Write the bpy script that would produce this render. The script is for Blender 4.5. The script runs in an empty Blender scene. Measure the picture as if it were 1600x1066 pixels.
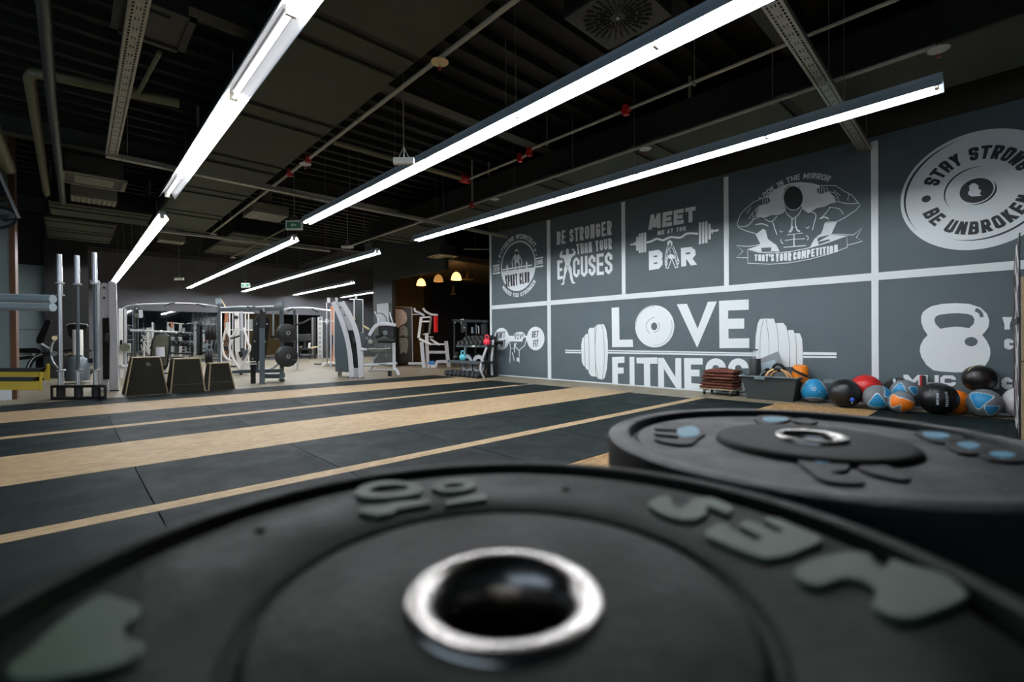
import bpy, math, random
from mathutils import Vector, Matrix
random.seed(7)
DAY, EXPO, TUBE, WARM = 1.0, 0.38, 116.0, 7.0
R = math.radians
scene = bpy.context.scene

# ------------------------------------------------------------------ camera
# World: +X runs across the gym to the mural wall, +Y along the mural wall into the depth, Z up.
CAM_Z, FPX = 0.9, 736.97
YAW, PITCH, ROLL = R(43.224), R(-0.330), R(-0.446)
FWD = Vector((math.sin(YAW)*math.cos(PITCH), math.cos(YAW)*math.cos(PITCH), math.sin(PITCH)))
_r = Vector((math.cos(YAW), -math.sin(YAW), 0)); _u = _r.cross(FWD)
RGT = _r*math.cos(ROLL) + _u*math.sin(ROLL)
UPV = -_r*math.sin(ROLL) + _u*math.cos(ROLL)
CAM = Vector((0, 0, CAM_Z))
cd = bpy.data.cameras.new('camera'); cam = bpy.data.objects.new('camera', cd)
scene.collection.objects.link(cam)
cam.matrix_world = Matrix((( RGT.x, UPV.x, -FWD.x, CAM.x), (RGT.y, UPV.y, -FWD.y, CAM.y), (RGT.z, UPV.z, -FWD.z, CAM.z), (0, 0, 0, 1)))
cd.sensor_width = 36; cd.lens = 36*FPX/1600; cd.clip_start = 0.01; cd.clip_end = 200
cd.dof.use_dof = True; cd.dof.focus_distance = 8.0; cd.dof.aperture_fstop = 3.3
scene.camera = cam

# ------------------------------------------------------------------ daylight, exposure
w = bpy.data.worlds.new('daylight'); scene.world = w; w.use_nodes = True
bg = w.node_tree.nodes['Background']
bg.inputs[0].default_value = (0.62, 0.80, 1.0, 1); bg.inputs[1].default_value = DAY
vs = scene.view_settings
vs.view_transform = 'Standard'; vs.look = 'None'; vs.gamma = 1; vs.exposure = EXPO
try: vs.use_curve_mapping = False
except Exception: pass

# ------------------------------------------------------------------ helpers: picture points to places
WALL_X = 7.604
def ray(x, y): return FWD + RGT*((x-800)/FPX) - UPV*((y-533)/FPX)
def onz(x, y, z=0.0): d = ray(x, y); return CAM + d*((z-CAM_Z)/d.z)
def onx(x, y, X=WALL_X): d = ray(x, y); return CAM + d*(X/d.x)
def ony(x, y, Y): d = ray(x, y); return CAM + d*(Y/d.y)
def at(x, y, dep): return CAM + ray(x, y)*dep
def depth_of(p): return (Vector(p)-CAM).dot(FWD)
def fdep(x, y): return depth_of(onz(x, y))
FH = Vector((math.sin(YAW), math.cos(YAW), 0)); RH = Vector((math.cos(YAW), -math.sin(YAW), 0)); Z = Vector((0, 0, 1))

# ------------------------------------------------------------------ helpers: materials
def lin(c):
    return tuple((v/255/12.92 if v/255 <= .04045 else ((v/255+.055)/1.055)**2.4) for v in c)
MATS = {}
def mat(name, rgb, rough=.5, metal=0, var=.0, vscale=20, bump=0, bscale=200, emit=0, spec=.5, objvar=0, rvar=0):
    if name in MATS: return MATS[name]
    m = bpy.data.materials.new(name); m.use_nodes = True; nt = m.node_tree; b = nt.nodes['Principled BSDF']
    c = lin(rgb)
    b.inputs['Base Color'].default_value = (*c, 1); b.inputs['Roughness'].default_value = rough
    b.inputs['Metallic'].default_value = metal; b.inputs['Specular IOR Level'].default_value = spec
    tc = nt.nodes.new('ShaderNodeTexCoord')
    if var or rvar:
        n = nt.nodes.new('ShaderNodeTexNoise'); n.inputs['Scale'].default_value = vscale; n.inputs['Detail'].default_value = 6
        n.inputs['Roughness'].default_value = .6
        nt.links.new(tc.outputs['Object'], n.inputs['Vector'])
        if var:
            r = nt.nodes.new('ShaderNodeMapRange'); r.inputs[1].default_value = .3; r.inputs[2].default_value = .7
            r.inputs[3].default_value = 1-var; r.inputs[4].default_value = 1+var
            nt.links.new(n.outputs[0], r.inputs[0])
            mx = nt.nodes.new('ShaderNodeVectorMath'); mx.operation = 'SCALE'; mx.inputs[0].default_value = c
            nt.links.new(r.outputs[0], mx.inputs['Scale']); out = mx.outputs[0]
            if objvar:
                oi = nt.nodes.new('ShaderNodeObjectInfo'); r2 = nt.nodes.new('ShaderNodeMapRange')
                r2.inputs[3].default_value = 1-objvar; r2.inputs[4].default_value = 1+objvar
                nt.links.new(oi.outputs['Random'], r2.inputs[0])
                m2 = nt.nodes.new('ShaderNodeVectorMath'); m2.operation = 'SCALE'
                nt.links.new(out, m2.inputs[0]); nt.links.new(r2.outputs[0], m2.inputs['Scale']); out = m2.outputs[0]
            nt.links.new(out, b.inputs['Base Color'])
        if rvar:
            r3 = nt.nodes.new('ShaderNodeMapRange'); r3.inputs[1].default_value = .3; r3.inputs[2].default_value = .7
            r3.inputs[3].default_value = rough-rvar; r3.inputs[4].default_value = rough+rvar
            nt.links.new(n.outputs[0], r3.inputs[0]); nt.links.new(r3.outputs[0], b.inputs['Roughness'])
    if bump:
        n2 = nt.nodes.new('ShaderNodeTexNoise'); n2.inputs['Scale'].default_value = bscale; n2.inputs['Detail'].default_value = 4
        bp = nt.nodes.new('ShaderNodeBump'); bp.inputs['Strength'].default_value = bump; bp.inputs['Distance'].default_value = .01
        nt.links.new(tc.outputs['Object'], n2.inputs['Vector']); nt.links.new(n2.outputs[0], bp.inputs['Height'])
        nt.links.new(bp.outputs[0], b.inputs['Normal'])
    if emit:
        b.inputs['Emission Color'].default_value = (*c, 1); b.inputs['Emission Strength'].default_value = emit
    MATS[name] = m; return m

def osb_mat(name, dark, light, sx, sy, contrast=1.0, fine=1.0, rough=.55):
    """Pressed strand board: stretched flakes in two directions over a broad tone change."""
    m = bpy.data.materials.new(name); m.use_nodes = True; nt = m.node_tree; b = nt.nodes['Principled BSDF']
    tc = nt.nodes.new('ShaderNodeTexCoord')
    def flakes(scale, rot):
        mp = nt.nodes.new('ShaderNodeMapping'); mp.inputs['Scale'].default_value = scale; mp.inputs['Rotation'].default_value = (0, 0, rot)
        v = nt.nodes.new('ShaderNodeTexVoronoi'); v.inputs['Scale'].default_value = 1; v.inputs['Randomness'].default_value = 1
        nt.links.new(tc.outputs['Object'], mp.inputs[0]); nt.links.new(mp.outputs[0], v.inputs['Vector'])
        s = nt.nodes.new('ShaderNodeSeparateColor'); nt.links.new(v.outputs['Color'], s.inputs[0]); return s.outputs[0]
    a = flakes((sx, sy, 1), .12); c2 = flakes((sx*.55, sy*1.3, 1), -.5)
    n = nt.nodes.new('ShaderNodeTexNoise'); n.inputs['Scale'].default_value = 1.3*fine; n.inputs['Detail'].default_value = 5
    nt.links.new(tc.outputs['Object'], n.inputs['Vector'])
    def math_(op, x, y):
        k = nt.nodes.new('ShaderNodeMath'); k.operation = op
        for i, q in enumerate((x, y)):
            if isinstance(q, (int, float)): k.inputs[i].default_value = q
            else: nt.links.new(q, k.inputs[i])
        return k.outputs[0]
    f = math_('ADD', math_('MULTIPLY', a, .45*contrast), math_('MULTIPLY', c2, .3*contrast))
    f = math_('ADD', f, math_('MULTIPLY', n.outputs[0], .5))
    f = math_('SUBTRACT', f, .1 + .35*(contrast-1)*.5)
    mx = nt.nodes.new('ShaderNodeMix'); mx.data_type = 'RGBA'; mx.clamp_factor = True
    mx.inputs['A'].default_value = (*lin(dark), 1); mx.inputs['B'].default_value = (*lin(light), 1)
    nt.links.new(f, mx.inputs['Factor']); nt.links.new(mx.outputs['Result'], b.inputs['Base Color'])
    b.inputs['Roughness'].default_value = rough; b.inputs['Specular IOR Level'].default_value = .2
    MATS[name] = m; return m

# ------------------------------------------------------------------ helpers: meshes
class MB:
    """Collects shapes in world coordinates; build() links them as ONE mesh object."""
    def __init__(s): s.v = []; s.f = []
    def add(s, vs, fs):
        o = len(s.v); s.v += [Vector(p) for p in vs]; s.f += [tuple(i+o for i in f) for f in fs]; return s
    def box(s, c, size, ax=None):
        ax = ax or (Vector((1, 0, 0)), Vector((0, 1, 0)), Z); c = Vector(c)
        vs = [c + ax[0]*(size[0]/2*i) + ax[1]*(size[1]/2*j) + ax[2]*(size[2]/2*k) for k in (-1, 1) for j in (-1, 1) for i in (-1, 1)]
        return s.add(vs, [(0, 2, 3, 1), (4, 5, 7, 6), (0, 1, 5, 4), (1, 3, 7, 5), (3, 2, 6, 7), (2, 0, 4, 6)])
    def box2(s, a, b):
        return s.box([(a[i]+b[i])/2 for i in range(3)], [abs(a[i]-b[i]) for i in range(3)])
    def beam(s, p, q, w, h, up=Z):
        p, q = Vector(p), Vector(q); d = (q-p).normalized()
        if abs(d.dot(up)) > .95: up = FH
        x = d.cross(up).normalized(); y = x.cross(d)
        return s.box((p+q)/2, (w, (q-p).length, h), (x, d, y))
    def tube(s, pts, r, n=10, cap=True, closed=False, sub=0):
        pts = [Vector(p) for p in pts]
        if sub and len(pts) > 2: pts = smooth_path(pts, sub, closed)
        m = len(pts); rs = r if isinstance(r, (list, tuple)) else [r]*m
        if len(rs) != m: rs = [rs[0]]*m
        rings = []; prev = None
        for i in range(m):
            a = pts[(i-1) % m] if (i or closed) else pts[0]; b = pts[(i+1) % m] if (i < m-1 or closed) else pts[-1]
            d = (b-a).normalized()
            if prev is None:
                x = d.orthogonal().normalized()
                if abs(d.z) < .95: x = d.cross(Z).normalized()
            else: x = (prev - d*prev.dot(d)).normalized()
            prev = x; y = d.cross(x)
            rings.append([pts[i] + (x*math.cos(2*math.pi*k/n) + y*math.sin(2*math.pi*k/n))*rs[i] for k in range(n)])
        vs = [p for g in rings for p in g]; fs = []
        for i in range(m if closed else m-1):
            j = (i+1) % m
            for k in range(n): fs.append((i*n+k, i*n+(k+1) % n, j*n+(k+1) % n, j*n+k))
        if cap and not closed: fs += [tuple(range(n-1, -1, -1)), tuple((m-1)*n+k for k in range(n))]
        return s.add(vs, fs)
    def lathe(s, prof, n=32, c=(0, 0, 0), ax=None, closed=False):
        """prof = (radius, height) pairs turned about axis ax[2] through c; closed joins last to first."""
        ax = ax or (Vector((1, 0, 0)), Vector((0, 1, 0)), Z); c = Vector(c); vs = []; fs = []; idx = []
        for r, h in prof:
            if r < 1e-6: idx.append([len(vs)]*n); vs.append(c + ax[2]*h)
            else:
                idx.append([len(vs)+k for k in range(n)])
                vs += [c + ax[2]*h + (ax[0]*math.cos(2*math.pi*k/n) + ax[1]*math.sin(2*math.pi*k/n))*r for k in range(n)]
        m = len(prof)
        for i in range(m if closed else m-1):
            j = (i+1) % m
            for k in range(n):
                q = [idx[i][k], idx[i][(k+1) % n], idx[j][(k+1) % n], idx[j][k]]
                u = []
                for t in q:
                    if t not in u: u.append(t)
                if len(u) > 2: fs.append(tuple(u))
        return s.add(vs, fs)
    def prism(s, pts, d):
        """closed solid between polygon pts and the same polygon moved by d"""
        pts = [Vector(p) for p in pts]; n = len(pts); d = Vector(d)
        fs = [tuple(range(n)), tuple(range(2*n-1, n-1, -1))] + [(i, (i+1) % n, (i+1) % n+n, i+n) for i in range(n)]
        return s.add(pts + [p+d for p in pts], fs)
    def ball(s, c, r, seg=32, rings=18, sc=(1, 1, 1)):
        ax = [Vector((sc[0], 0, 0)), Vector((0, sc[1], 0)), Vector((0, 0, sc[2]))]
        return s.lathe([(r*math.sin(math.pi*i/rings), -r*math.cos(math.pi*i/rings)) for i in range(rings+1)], seg, c, ax)
    def build(s, name, m, parent=None, root=None, bevel=0, smooth=True, seg=2, angle=40, recalc=True):
        off = Vector(root) if root is not None else Vector((0, 0, 0))
        if parent is not None: off = woff(parent)
        me = bpy.data.meshes.new(name)
        me.from_pydata([tuple(p-off) for p in s.v], [], s.f); me.validate()
        if recalc:
            import bmesh
            b = bmesh.new(); b.from_mesh(me); bmesh.ops.recalc_face_normals(b, faces=b.faces[:]); b.to_mesh(me); b.free()
        if smooth:
            me.shade_smooth(); me.set_sharp_from_angle(angle=R(angle))
        me.materials.append(MATS[m] if isinstance(m, str) else m)
        o = bpy.data.objects.new(name, me); scene.collection.objects.link(o)
        if parent is not None: o.parent = parent
        elif root is not None: o.location = root
        if bevel:
            md = o.modifiers.new('bevel', 'BEVEL'); md.width = bevel; md.segments = seg; md.limit_method = 'ANGLE'; md.angle_limit = R(35)
        return o
def smooth_path(pts, sub, closed=False):
    out = []; n = len(pts)
    for i in range(n if closed else n-1):
        p0 = pts[(i-1) % n] if (i or closed) else pts[0]; p1 = pts[i]; p2 = pts[(i+1) % n]
        p3 = pts[(i+2) % n] if (i+2 < n or closed) else pts[-1]
        for k in range(sub):
            t = k/sub
            out.append(.5*((2*p1) + (p2-p0)*t + (2*p0-5*p1+4*p2-p3)*t*t + (3*p1-p0-3*p2+p3)*t**3))
    if not closed: out.append(pts[-1])
    return out
def woff(o):
    v = Vector((0, 0, 0))
    while o is not None: v = v + Vector(o.location); o = o.parent
    return v
def tag(o, label=None, cat=None, group=None, kind=None):
    if label: o['label'] = label
    if cat: o['category'] = cat
    if group: o['group'] = group
    if kind: o['kind'] = kind
    return o
def thing(name, loc, label, cat, group=None):
    o = bpy.data.objects.new(name, None); scene.collection.objects.link(o); o.location = loc; o.empty_display_size = .1
    return tag(o, label, cat, group)
def children(o): return [c for c in scene.objects if c.parent == o]
def copy_tree(o, parent=None, kids=None):
    c = o.copy(); scene.collection.objects.link(c)
    if parent is not None: c.parent = parent
    for ch in children(o): copy_tree(ch, c)
    return c
def place(root, n, first, loc, label, group=None, rot=None):
    o = root if first else copy_tree(root)
    o.location = loc; tag(o, label, None, group)
    if rot is not None: o.rotation_euler = rot
    return o
def struct(o, label=None): o['kind'] = 'structure'; return o
def C(x0, y0, s): return lambda x, y: (x0+x*s, y0+y*s)
# ------------------------------------------------------------------ materials
mat('mural_grey', (83, 97, 102), .62, var=.05, vscale=3)
mat('mural_white', (236, 243, 246), .6)
mat('mural_dark', (44, 48, 50), .6)
mat('trim_white', (232, 239, 242), .5)
mat('upper_wall', (46, 46, 38), .8, var=.1, vscale=2)
mat('black_wall', (20, 20, 19), .8, var=.15, vscale=2)
mat('far_wall', (90, 90, 94), .7, var=.05, vscale=1)
mat('teal_grey', (112, 126, 128), .55, var=.06, vscale=2)
mat('pillar_grey', (36, 42, 41), .6, var=.08, vscale=2)
mat('brown_wall', (100, 80, 46), .6, var=.15, vscale=2)
mat('wood_trim', (92, 58, 34), .5, var=.15, vscale=10)
mat('ceiling_black', (13, 14, 10), .8, var=.2, vscale=2)
mat('duct_olive', (56, 61, 45), .75, var=.08, vscale=4, bump=.1, bscale=40)
mat('duct_dark', (14, 14, 11), .7)
mat('pipe_grey', (168, 166, 152), .4, var=.1, vscale=8)
mat('pipe_olive', (108, 108, 80), .5, var=.1, vscale=8)
mat('pipe_dark', (60, 64, 62), .4)
mat('red_paint', (168, 28, 22), .4)
mat('galvanised', (170, 170, 158), .45, .6, var=.12, vscale=30)
mat('lamp_housing', (172, 188, 198), .4, var=.03, vscale=6)
mat('lamp_reflector', (212, 212, 214), .3)
mat('lamp_tube', (244, 248, 253), .3, emit=TUBE)
mat('dead_tube_glow', (244, 248, 253), .3, emit=TUBE*.025)  # faint glow added to brighten the reflector of dead sections
mat('lamp_holder', (205, 198, 178), .4)
mat('wire', (120, 118, 110), .5)
mat('floor_pale', (205, 192, 168), .5)
mat('rubber_mat', (17, 27, 27), .55, var=.22, vscale=3, bump=.25, bscale=260, objvar=.22, rvar=.1, spec=.06)  # tone changed per tile, standing in for sheen that differs by direction
mat('plate_rubber', (30, 34, 28), .5, var=.25, vscale=14, bump=.12, bscale=160, rvar=.12, spec=.05)
mat('plate_rubber_dark', (34, 39, 40), .48, var=.25, vscale=18, bump=.12, bscale=160, rvar=.12, spec=.13)
mat('hub_rubber', (18, 20, 19), .6, var=.2, vscale=20, bump=.1, bscale=160, spec=.1)
mat('plate_letter', (66, 84, 70), .55, var=.06, vscale=60, spec=.2)
mat('plate_letter_dark', (13, 15, 16), .5, spec=.1)
mat('plate_letter_blue', (52, 146, 178), .5)
mat('ring_steel', (160, 156, 152), .26, 1, var=.05, vscale=40, bump=.03, bscale=300)
mat('chrome', (236, 236, 240), .3, 1)
mat('chrome_dark', (120, 132, 138), .35, .9)
mat('silver', (216, 217, 222), .32, 0)
mat('silver_plain', (190, 191, 196), .4)
mat('white_machine', (234, 231, 226), .4)
mat('grey_steel', (86, 96, 102), .4, .2)
mat('tower_silver', (240, 241, 245), .35)
mat('black_steel', (26, 28, 29), .4, .1)
mat('black_pad', (26, 26, 26), .5, var=.1, vscale=20)
mat('black_shiny', (18, 19, 19), .36, var=.1, vscale=10, bump=.25, bscale=14)
mat('black_rubber', (30, 31, 32), .5, var=.1, vscale=30)
mat('olive_pad', (88, 88, 74), .55, var=.06, vscale=8)
mat('yellow_paint', (246, 208, 20), .4)
mat('blue_grey_paint', (150, 164, 170), .35)
mat('cream', (226, 204, 160), .5)
mat('ply_dark', (34, 32, 24), .75, var=.15, vscale=6, spec=.15)
mat('ply_edge', (158, 140, 110), .6, var=.12, vscale=40)
mat('crate_plastic', (54, 61, 60), .55, var=.08, vscale=8)
mat('crate_rim', (110, 126, 130), .45)
mat('towel_brown', (92, 48, 34), .9, var=.18, vscale=30, bump=.4, bscale=120)
mat('ball_blue', (34, 140, 190), .45, var=.05, vscale=20)
mat('ball_grey', (112, 120, 124), .6, var=.06, vscale=30, bump=.08, bscale=200)
mat('ball_line', (220, 232, 236), .5)
mat('ball_orange', (244, 126, 20), .45)
mat('ball_red', (205, 36, 34), .35)
mat('ball_white', (205, 205, 208), .5)
mat('ball_pink', (236, 54, 76), .4)
mat('ball_teal', (98, 196, 208), .4)
mat('towel_red', (214, 14, 18), .8, bump=.2, bscale=90)
mat('board_grey', (140, 146, 148), .6, var=.05, vscale=10)
mat('paper_blue', (168, 186, 196), .6)
mat('ring_wood', (230, 184, 130), .45, var=.08, vscale=30)
mat('bag_orange', (236, 132, 18), .55, bump=.2, bscale=30)
mat('box_wood', (178, 156, 122), .6, var=.12, vscale=14)
mat('banner_white', (226, 222, 226), .5)
mat('banner_black', (18, 16, 20), .4)
mat('banner_red', (110, 30, 34), .5)
mat('poster_pale', (240, 230, 216), .6)
mat('poster_dark', (58, 58, 50), .3, var=.35, vscale=9)
mat('poster_mid', (156, 154, 142), .4, var=.4, vscale=14)
mat('terracotta', (186, 118, 82), .6, var=.12, vscale=10)
mat('blue_tag', (36, 92, 200), .4)
mat('step_blue', (60, 130, 196), .5)
mat('sign_green', (60, 140, 96), .4)
mat('sign_white', (220, 232, 224), .4)
mat('emergency_white', (205, 205, 198), .4)
mat('grille_dark', (52, 52, 46), .6)
mat('cassette', (120, 118, 104), .6)
mat('screw', (190, 190, 190), .3, .8)
mat('warm_glass', (255, 196, 120), .4, emit=WARM*.28)
mat('unlit_glass_glow', (235, 170, 95), .3, emit=.35)  # glow put into the unlit lamp's glass to look translucent
mat('warm_bulb', (255, 190, 110), .4, emit=WARM*6)
mat('amber_metal', (200, 150, 80), .3, .7)
osb_mat('osb_board', (138, 112, 80), (190, 166, 130), 16, 60, 1.1)
osb_mat('floor_board', (114, 106, 88), (152, 142, 120), 3, 14, 1.0, .8, .42)
osb_mat('osb_bright', (126, 92, 54), (190, 156, 106), 14, 50, 1.4)
mm = bpy.data.materials.new('mirror_glass'); mm.use_nodes = True
b = mm.node_tree.nodes['Principled BSDF']; b.inputs['Metallic'].default_value = 1; b.inputs['Roughness'].default_value = .02
b.inputs['Base Color'].default_value = (.5, .51, .5, 1); MATS['mirror_glass'] = mm

# ------------------------------------------------------------------ the setting
FAR_Y, CEIL = 23.6, 4.3
struct(MB().box2((-7, -6, -.2), (15, 24, 0)).build('floor', 'floor_board', smooth=False))
struct(MB().box2((-7, -6, CEIL), (15, 24, CEIL+.2)).build('ceiling', 'ceiling_black', smooth=False))
wr = MB().box2((WALL_X, -6, 0), (WALL_X+.22, 8.87, 3.47)).build('wall_right', 'mural_grey', smooth=False); struct(wr)
struct(MB().box2((WALL_X-.03, -6, 3.47), (WALL_X+.22, 8.87, CEIL)).build('wall_upper', 'upper_wall', smooth=False))
struct(MB().box2((-7, FAR_Y, 0), (15, FAR_Y+.2, CEIL)).build('wall_back', 'far_wall', smooth=False))
struct(MB().box2((-7.2, 6, 0), (-7, FAR_Y, CEIL)).build('wall_left', 'teal_grey', smooth=False))
struct(MB().box2((-7.2, -6.2, 0), (15, -6, CEIL)).build('wall_front', 'mural_grey', smooth=False))
m = MB()
for y in (-6, -3, 0, 3, 5.95): m.box2((-7.15, y, 0), (-7.05, y+.05, 3.6))
m.box2((-7.15, -6, 3.55), (-7.05, 6, 3.65)); m.box2((-7.15, -6, 0), (-7.05, 6, .12))
struct(m.build('window_1', 'grey_steel', smooth=False))
struct(MB().box2((-7.2, -6, 3.65), (-7, 6, CEIL)).build('wall_left_lintel', 'black_wall', smooth=False))
struct(MB().box2((14.8, 9, 0), (15, FAR_Y, CEIL)).build('wall_recess', 'black_wall', smooth=False))
struct(MB().box2((WALL_X+.22, 8.6, 0), (14.8, 8.87, CEIL)).build('wall_side', 'black_wall', smooth=False))
struct(MB().box2((7.7, 13.9, 0), (7.83, 15.2, CEIL)).build('wall_pillar', 'pillar_grey', smooth=False))
struct(MB().box2((7.7, 10.92, 2.85), (7.83, 13.9, CEIL)).build('trim_1', 'pillar_grey', smooth=False))     # beam over the recess opening
struct(MB().box2((7.83, 10.92, 3.13), (14.8, 15.2, 3.3)).build('ceiling_recess', 'brown_wall', smooth=False))
struct(MB().box2((7.83, 15.2, 0), (9.75, 15.4, CEIL)).build('wall_brown', 'brown_wall', smooth=False))
struct(MB().box2((9.75, 15.0, 0), (14.8, 15.4, CEIL)).build('wall_dark', 'black_wall', smooth=False))
# skirting and white grid of the mural wall
def trim(name, y0, y1, z0, z1, d=.012): struct(MB().box2((WALL_X-d, y0, z0), (WALL_X, y1, z1)).build(name, 'trim_white', smooth=False))
tr = 2
for y0, y1, z0, z1 in ((8.80, 8.87, 0, 3.47), (6.85, 6.95, 0, 3.45), (4.97, 5.05, 1.71, 3.44), (3.075, 3.15, 1.71, 3.425), (1.19, 1.265, 0, 3.41)):
    trim('trim_%d' % tr, y0, y1, z0, z1); tr += 1
for y0, y1 in ((6.95, 8.80), (1.265, 6.85), (-.7, 1.19)):
    trim('trim_%d' % tr, y0, y1, 1.612, 1.71, .011); tr += 1
struct(MB().box2((WALL_X-.008, -.7, 0), (WALL_X, 8.87, .03)).build('baseboard_right', 'trim_white', smooth=False))
# left pillar with wood edge, panels and dark partition behind
struct(MB().box2((-1.6, 10.75, 0), (-.665, 11.3, CEIL)).build('wall_left_pillar', 'teal_grey', smooth=False))
struct(MB().box2((-.665, 10.74, 0), (-.60, 11.3, CEIL)).build('trim_%d' % tr, 'wood_trim', smooth=False)); tr += 1
struct(MB().box2((-1.6, 10.73, 0), (-.655, 10.75, .16)).build('baseboard_left', 'trim_white', smooth=False))
struct(MB().box2((-2.6, 16.4, 0), (-.42, 16.6, 2.78)).build('wall_left_panel', 'teal_grey', smooth=False))
struct(MB().box2((-2.6, 16.4, 2.78), (-.42, 16.6, CEIL)).build('wall_left_over', 'black_wall', smooth=False))
struct(MB().box2((-.42, 16.2, 0), (.38, 16.6, CEIL)).build('wall_partition', 'black_wall', smooth=False))
struct(MB().box2((-2.6, 16.38, 1.2), (-.42, 16.4, 1.21)).build('trim_%d' % tr, 'pillar_grey', smooth=False)); tr += 1

# ------------------------------------------------------------------ lifting floor: strand boards and rubber tiles, flush
XT = [-.70, .33, 1.366, 2.40, 3.435, 4.47, 5.50, 6.53]
T = .012
for nm, y0, y1, x1, lab in (('osb_strip', 7.62, 8.80, 6.60, 'far wide strand board strip between the two far rows of black rubber tiles'),
                       ('osb_strip', 4.27, 5.37, 6.72, 'middle wide strand board strip, the broadest pale band across the floor'),
                       ('osb_strip', 1.10, 2.15, 6.95, 'orange strand board strip ending before the medicine balls')):
    o = MB().box2((-.70, y0+.003, .0005), (x1, y1-.003, T)).build(nm, 'osb_board' if y0 > 2 else 'osb_bright', root=(3, (y0+y1)/2, 0), smooth=False)
    tag(o, lab, 'floor board', 'strand board strips of the lifting floor')
for y0, y1, x1, lab in ((6.34, 6.51, 6.2, 'far narrow pale batten between two rows of black rubber tiles'),
                    (3.06, 3.20, 6.75, 'near narrow pale batten passing behind the bumper plates')):
    o = MB().box2((-.70, y0+.003, .0005), (x1, y1-.003, T)).build('floor_batten', 'osb_board', root=(3, y0, 0), smooth=False)
    tag(o, lab, 'floor strip', 'narrow battens of the lifting floor')
ORD = ['leftmost', 'second from the left', 'third from the left', 'fourth from the left', 'fifth from the left', 'sixth from the left', 'rightmost']
ROWS = [(8.80, 9.73, 'farthest row by the jump boxes', 0), (6.51, 7.62, 'row behind the far batten', 0), (5.37, 6.34, 'row before the far batten', 0),
        (3.20, 4.27, 'row behind the near batten', .04), (2.15, 3.06, 'row before the near batten', .2), (.05, 1.10, 'row nearest the medicine balls', .62), (-1.05, .05, 'short row by the zebra banner', .66)]
for y0, y1, where, dx in ROWS:
    for i in range(7):
        if y1 < 1.2 and i < (3 if y0 > 0 else 5): continue
        xa, xb = XT[i]+.002, XT[i+1]-.002
        if i == 6: xb += dx
        o = MB().box2((xa, y0+.002, .0005), (xb, y1-.002, T)).build('rubber_tile', 'rubber_mat', root=((xa+xb)/2, (y0+y1)/2, 0), smooth=False, bevel=.002, seg=1)
        tag(o, 'black rubber floor tile %s, %s' % (ORD[i], where), 'floor tile', 'rubber tiles of the lifting floor')

# ------------------------------------------------------------------ fluorescent light runs
def light_run(xc, y0, y1, label, joints, dead=(), top=None):
    root = thing('fluorescent_light', (xc, (y0+y1)/2, 3.0), label, 'ceiling light', 'fluorescent light runs')
    out = [(-.097, 3.0), (-.055, 3.085), (-.045, 3.125), (.045, 3.125), (.055, 3.085), (.097, 3.0)]
    inn = [(.093, 3.0), (.05, 3.075), (-.05, 3.075), (-.093, 3.0)]
    MB().prism([(xc+x, y0, z) for x, z in out+inn], (0, y1-y0, 0)).build('housing', 'lamp_housing', root, smooth=False)
    m = MB()
    i2 = [(.0925, 3.001), (.049, 3.0745), (-.049, 3.0745), (-.0925, 3.001)]
    for a, b_ in zip(i2, i2[1:]):
        m.add([(xc+a[0], y0+.01, a[1]), (xc+b_[0], y0+.01, b_[1]), (xc+b_[0], y1-.01, b_[1]), (xc+a[0], y1-.01, a[1])], [(0, 1, 2, 3)])
    m.build('reflector', 'lamp_reflector', root, smooth=False, recalc=False)
    js = sorted(joints)
    for k, (a, b_) in enumerate(zip(js, js[1:])):
        if k in dead:
            MB().box2((xc-.02, a+.05, 3.055), (xc+.02, b_-.05, 3.0745)).build('lamp_spine', 'lamp_reflector', root, smooth=False)
            MB().tube([(xc, a+.03, 3.025), (xc, b_-.03, 3.025)], .013, 8).build('tube', 'dead_tube_glow', root)
        else:
            MB().tube([(xc, a+.03, 3.025), (xc, b_-.03, 3.025)], .013, 8).build('tube', 'lamp_tube', root)
    for j in js:
        MB().box2((xc-.03, j-.012, 3.008), (xc+.03, j+.012, 3.075)).box2((xc-.012, j-.02, 3.045), (xc+.012, j+.02, 3.075)).build('lamp_holder', 'lamp_holder', root, smooth=False)
    k = y0+.7
    while k < y1:
        MB().tube([(xc, k, 3.12), (xc, k, top(k) if top else CEIL)], .003, 5).box2((xc-.02, k-.03, 3.12), (xc+.02, k+.03, 3.14)).build('hanger', 'wire', root)
        k += 2.3
    return root
def steps(a, b_, n): return [a+(b_-a)*i/n for i in range(n+1)]
light_run(1.075, 1.70, 8.53, 'white fluorescent light run with one unlit section, rising to the top edge of the photo', [1.75, 3.22, 4.69, 6.2, 7.42, 8.5], (1, 4), lambda y: 3.455)
light_run(1.19, 10.0, 22.3, 'far fluorescent light run meeting the silver machine beside the barbells', steps(10.04, 22.26, 8), (), lambda y: 3.455 if y < 13.2 else CEIL)
light_run(3.14, .26, 8.83, 'longest fluorescent light run, crossing the middle of the ceiling', [.3, 1.785, 3.25, 4.8, 6.2, 7.42, 8.79])
light_run(3.5, 10.4, 22.8, 'far fluorescent light run below the green exit sign', steps(10.44, 22.76, 8), (), lambda y: 3.52 if 13 < y < 16.5 else CEIL)
light_run(5.44, .41, 8.83, 'fluorescent light run hanging beside the mural wall', [.45, 1.8, 3.37, 4.8, 6.2, 7.42, 8.79])
light_run(5.52, 10.64, 23.0, 'far fluorescent light run right of the exit sign', steps(10.68, 22.96, 8))
light_run(7.75, 16.9, 23.3, 'short far fluorescent light run ending left of the dark pillar', steps(16.94, 23.26, 4))
light_run(10.0, 19.3, 23.2, 'small fluorescent light run half hidden behind the dark pillar', steps(19.34, 23.16, 3))

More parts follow.
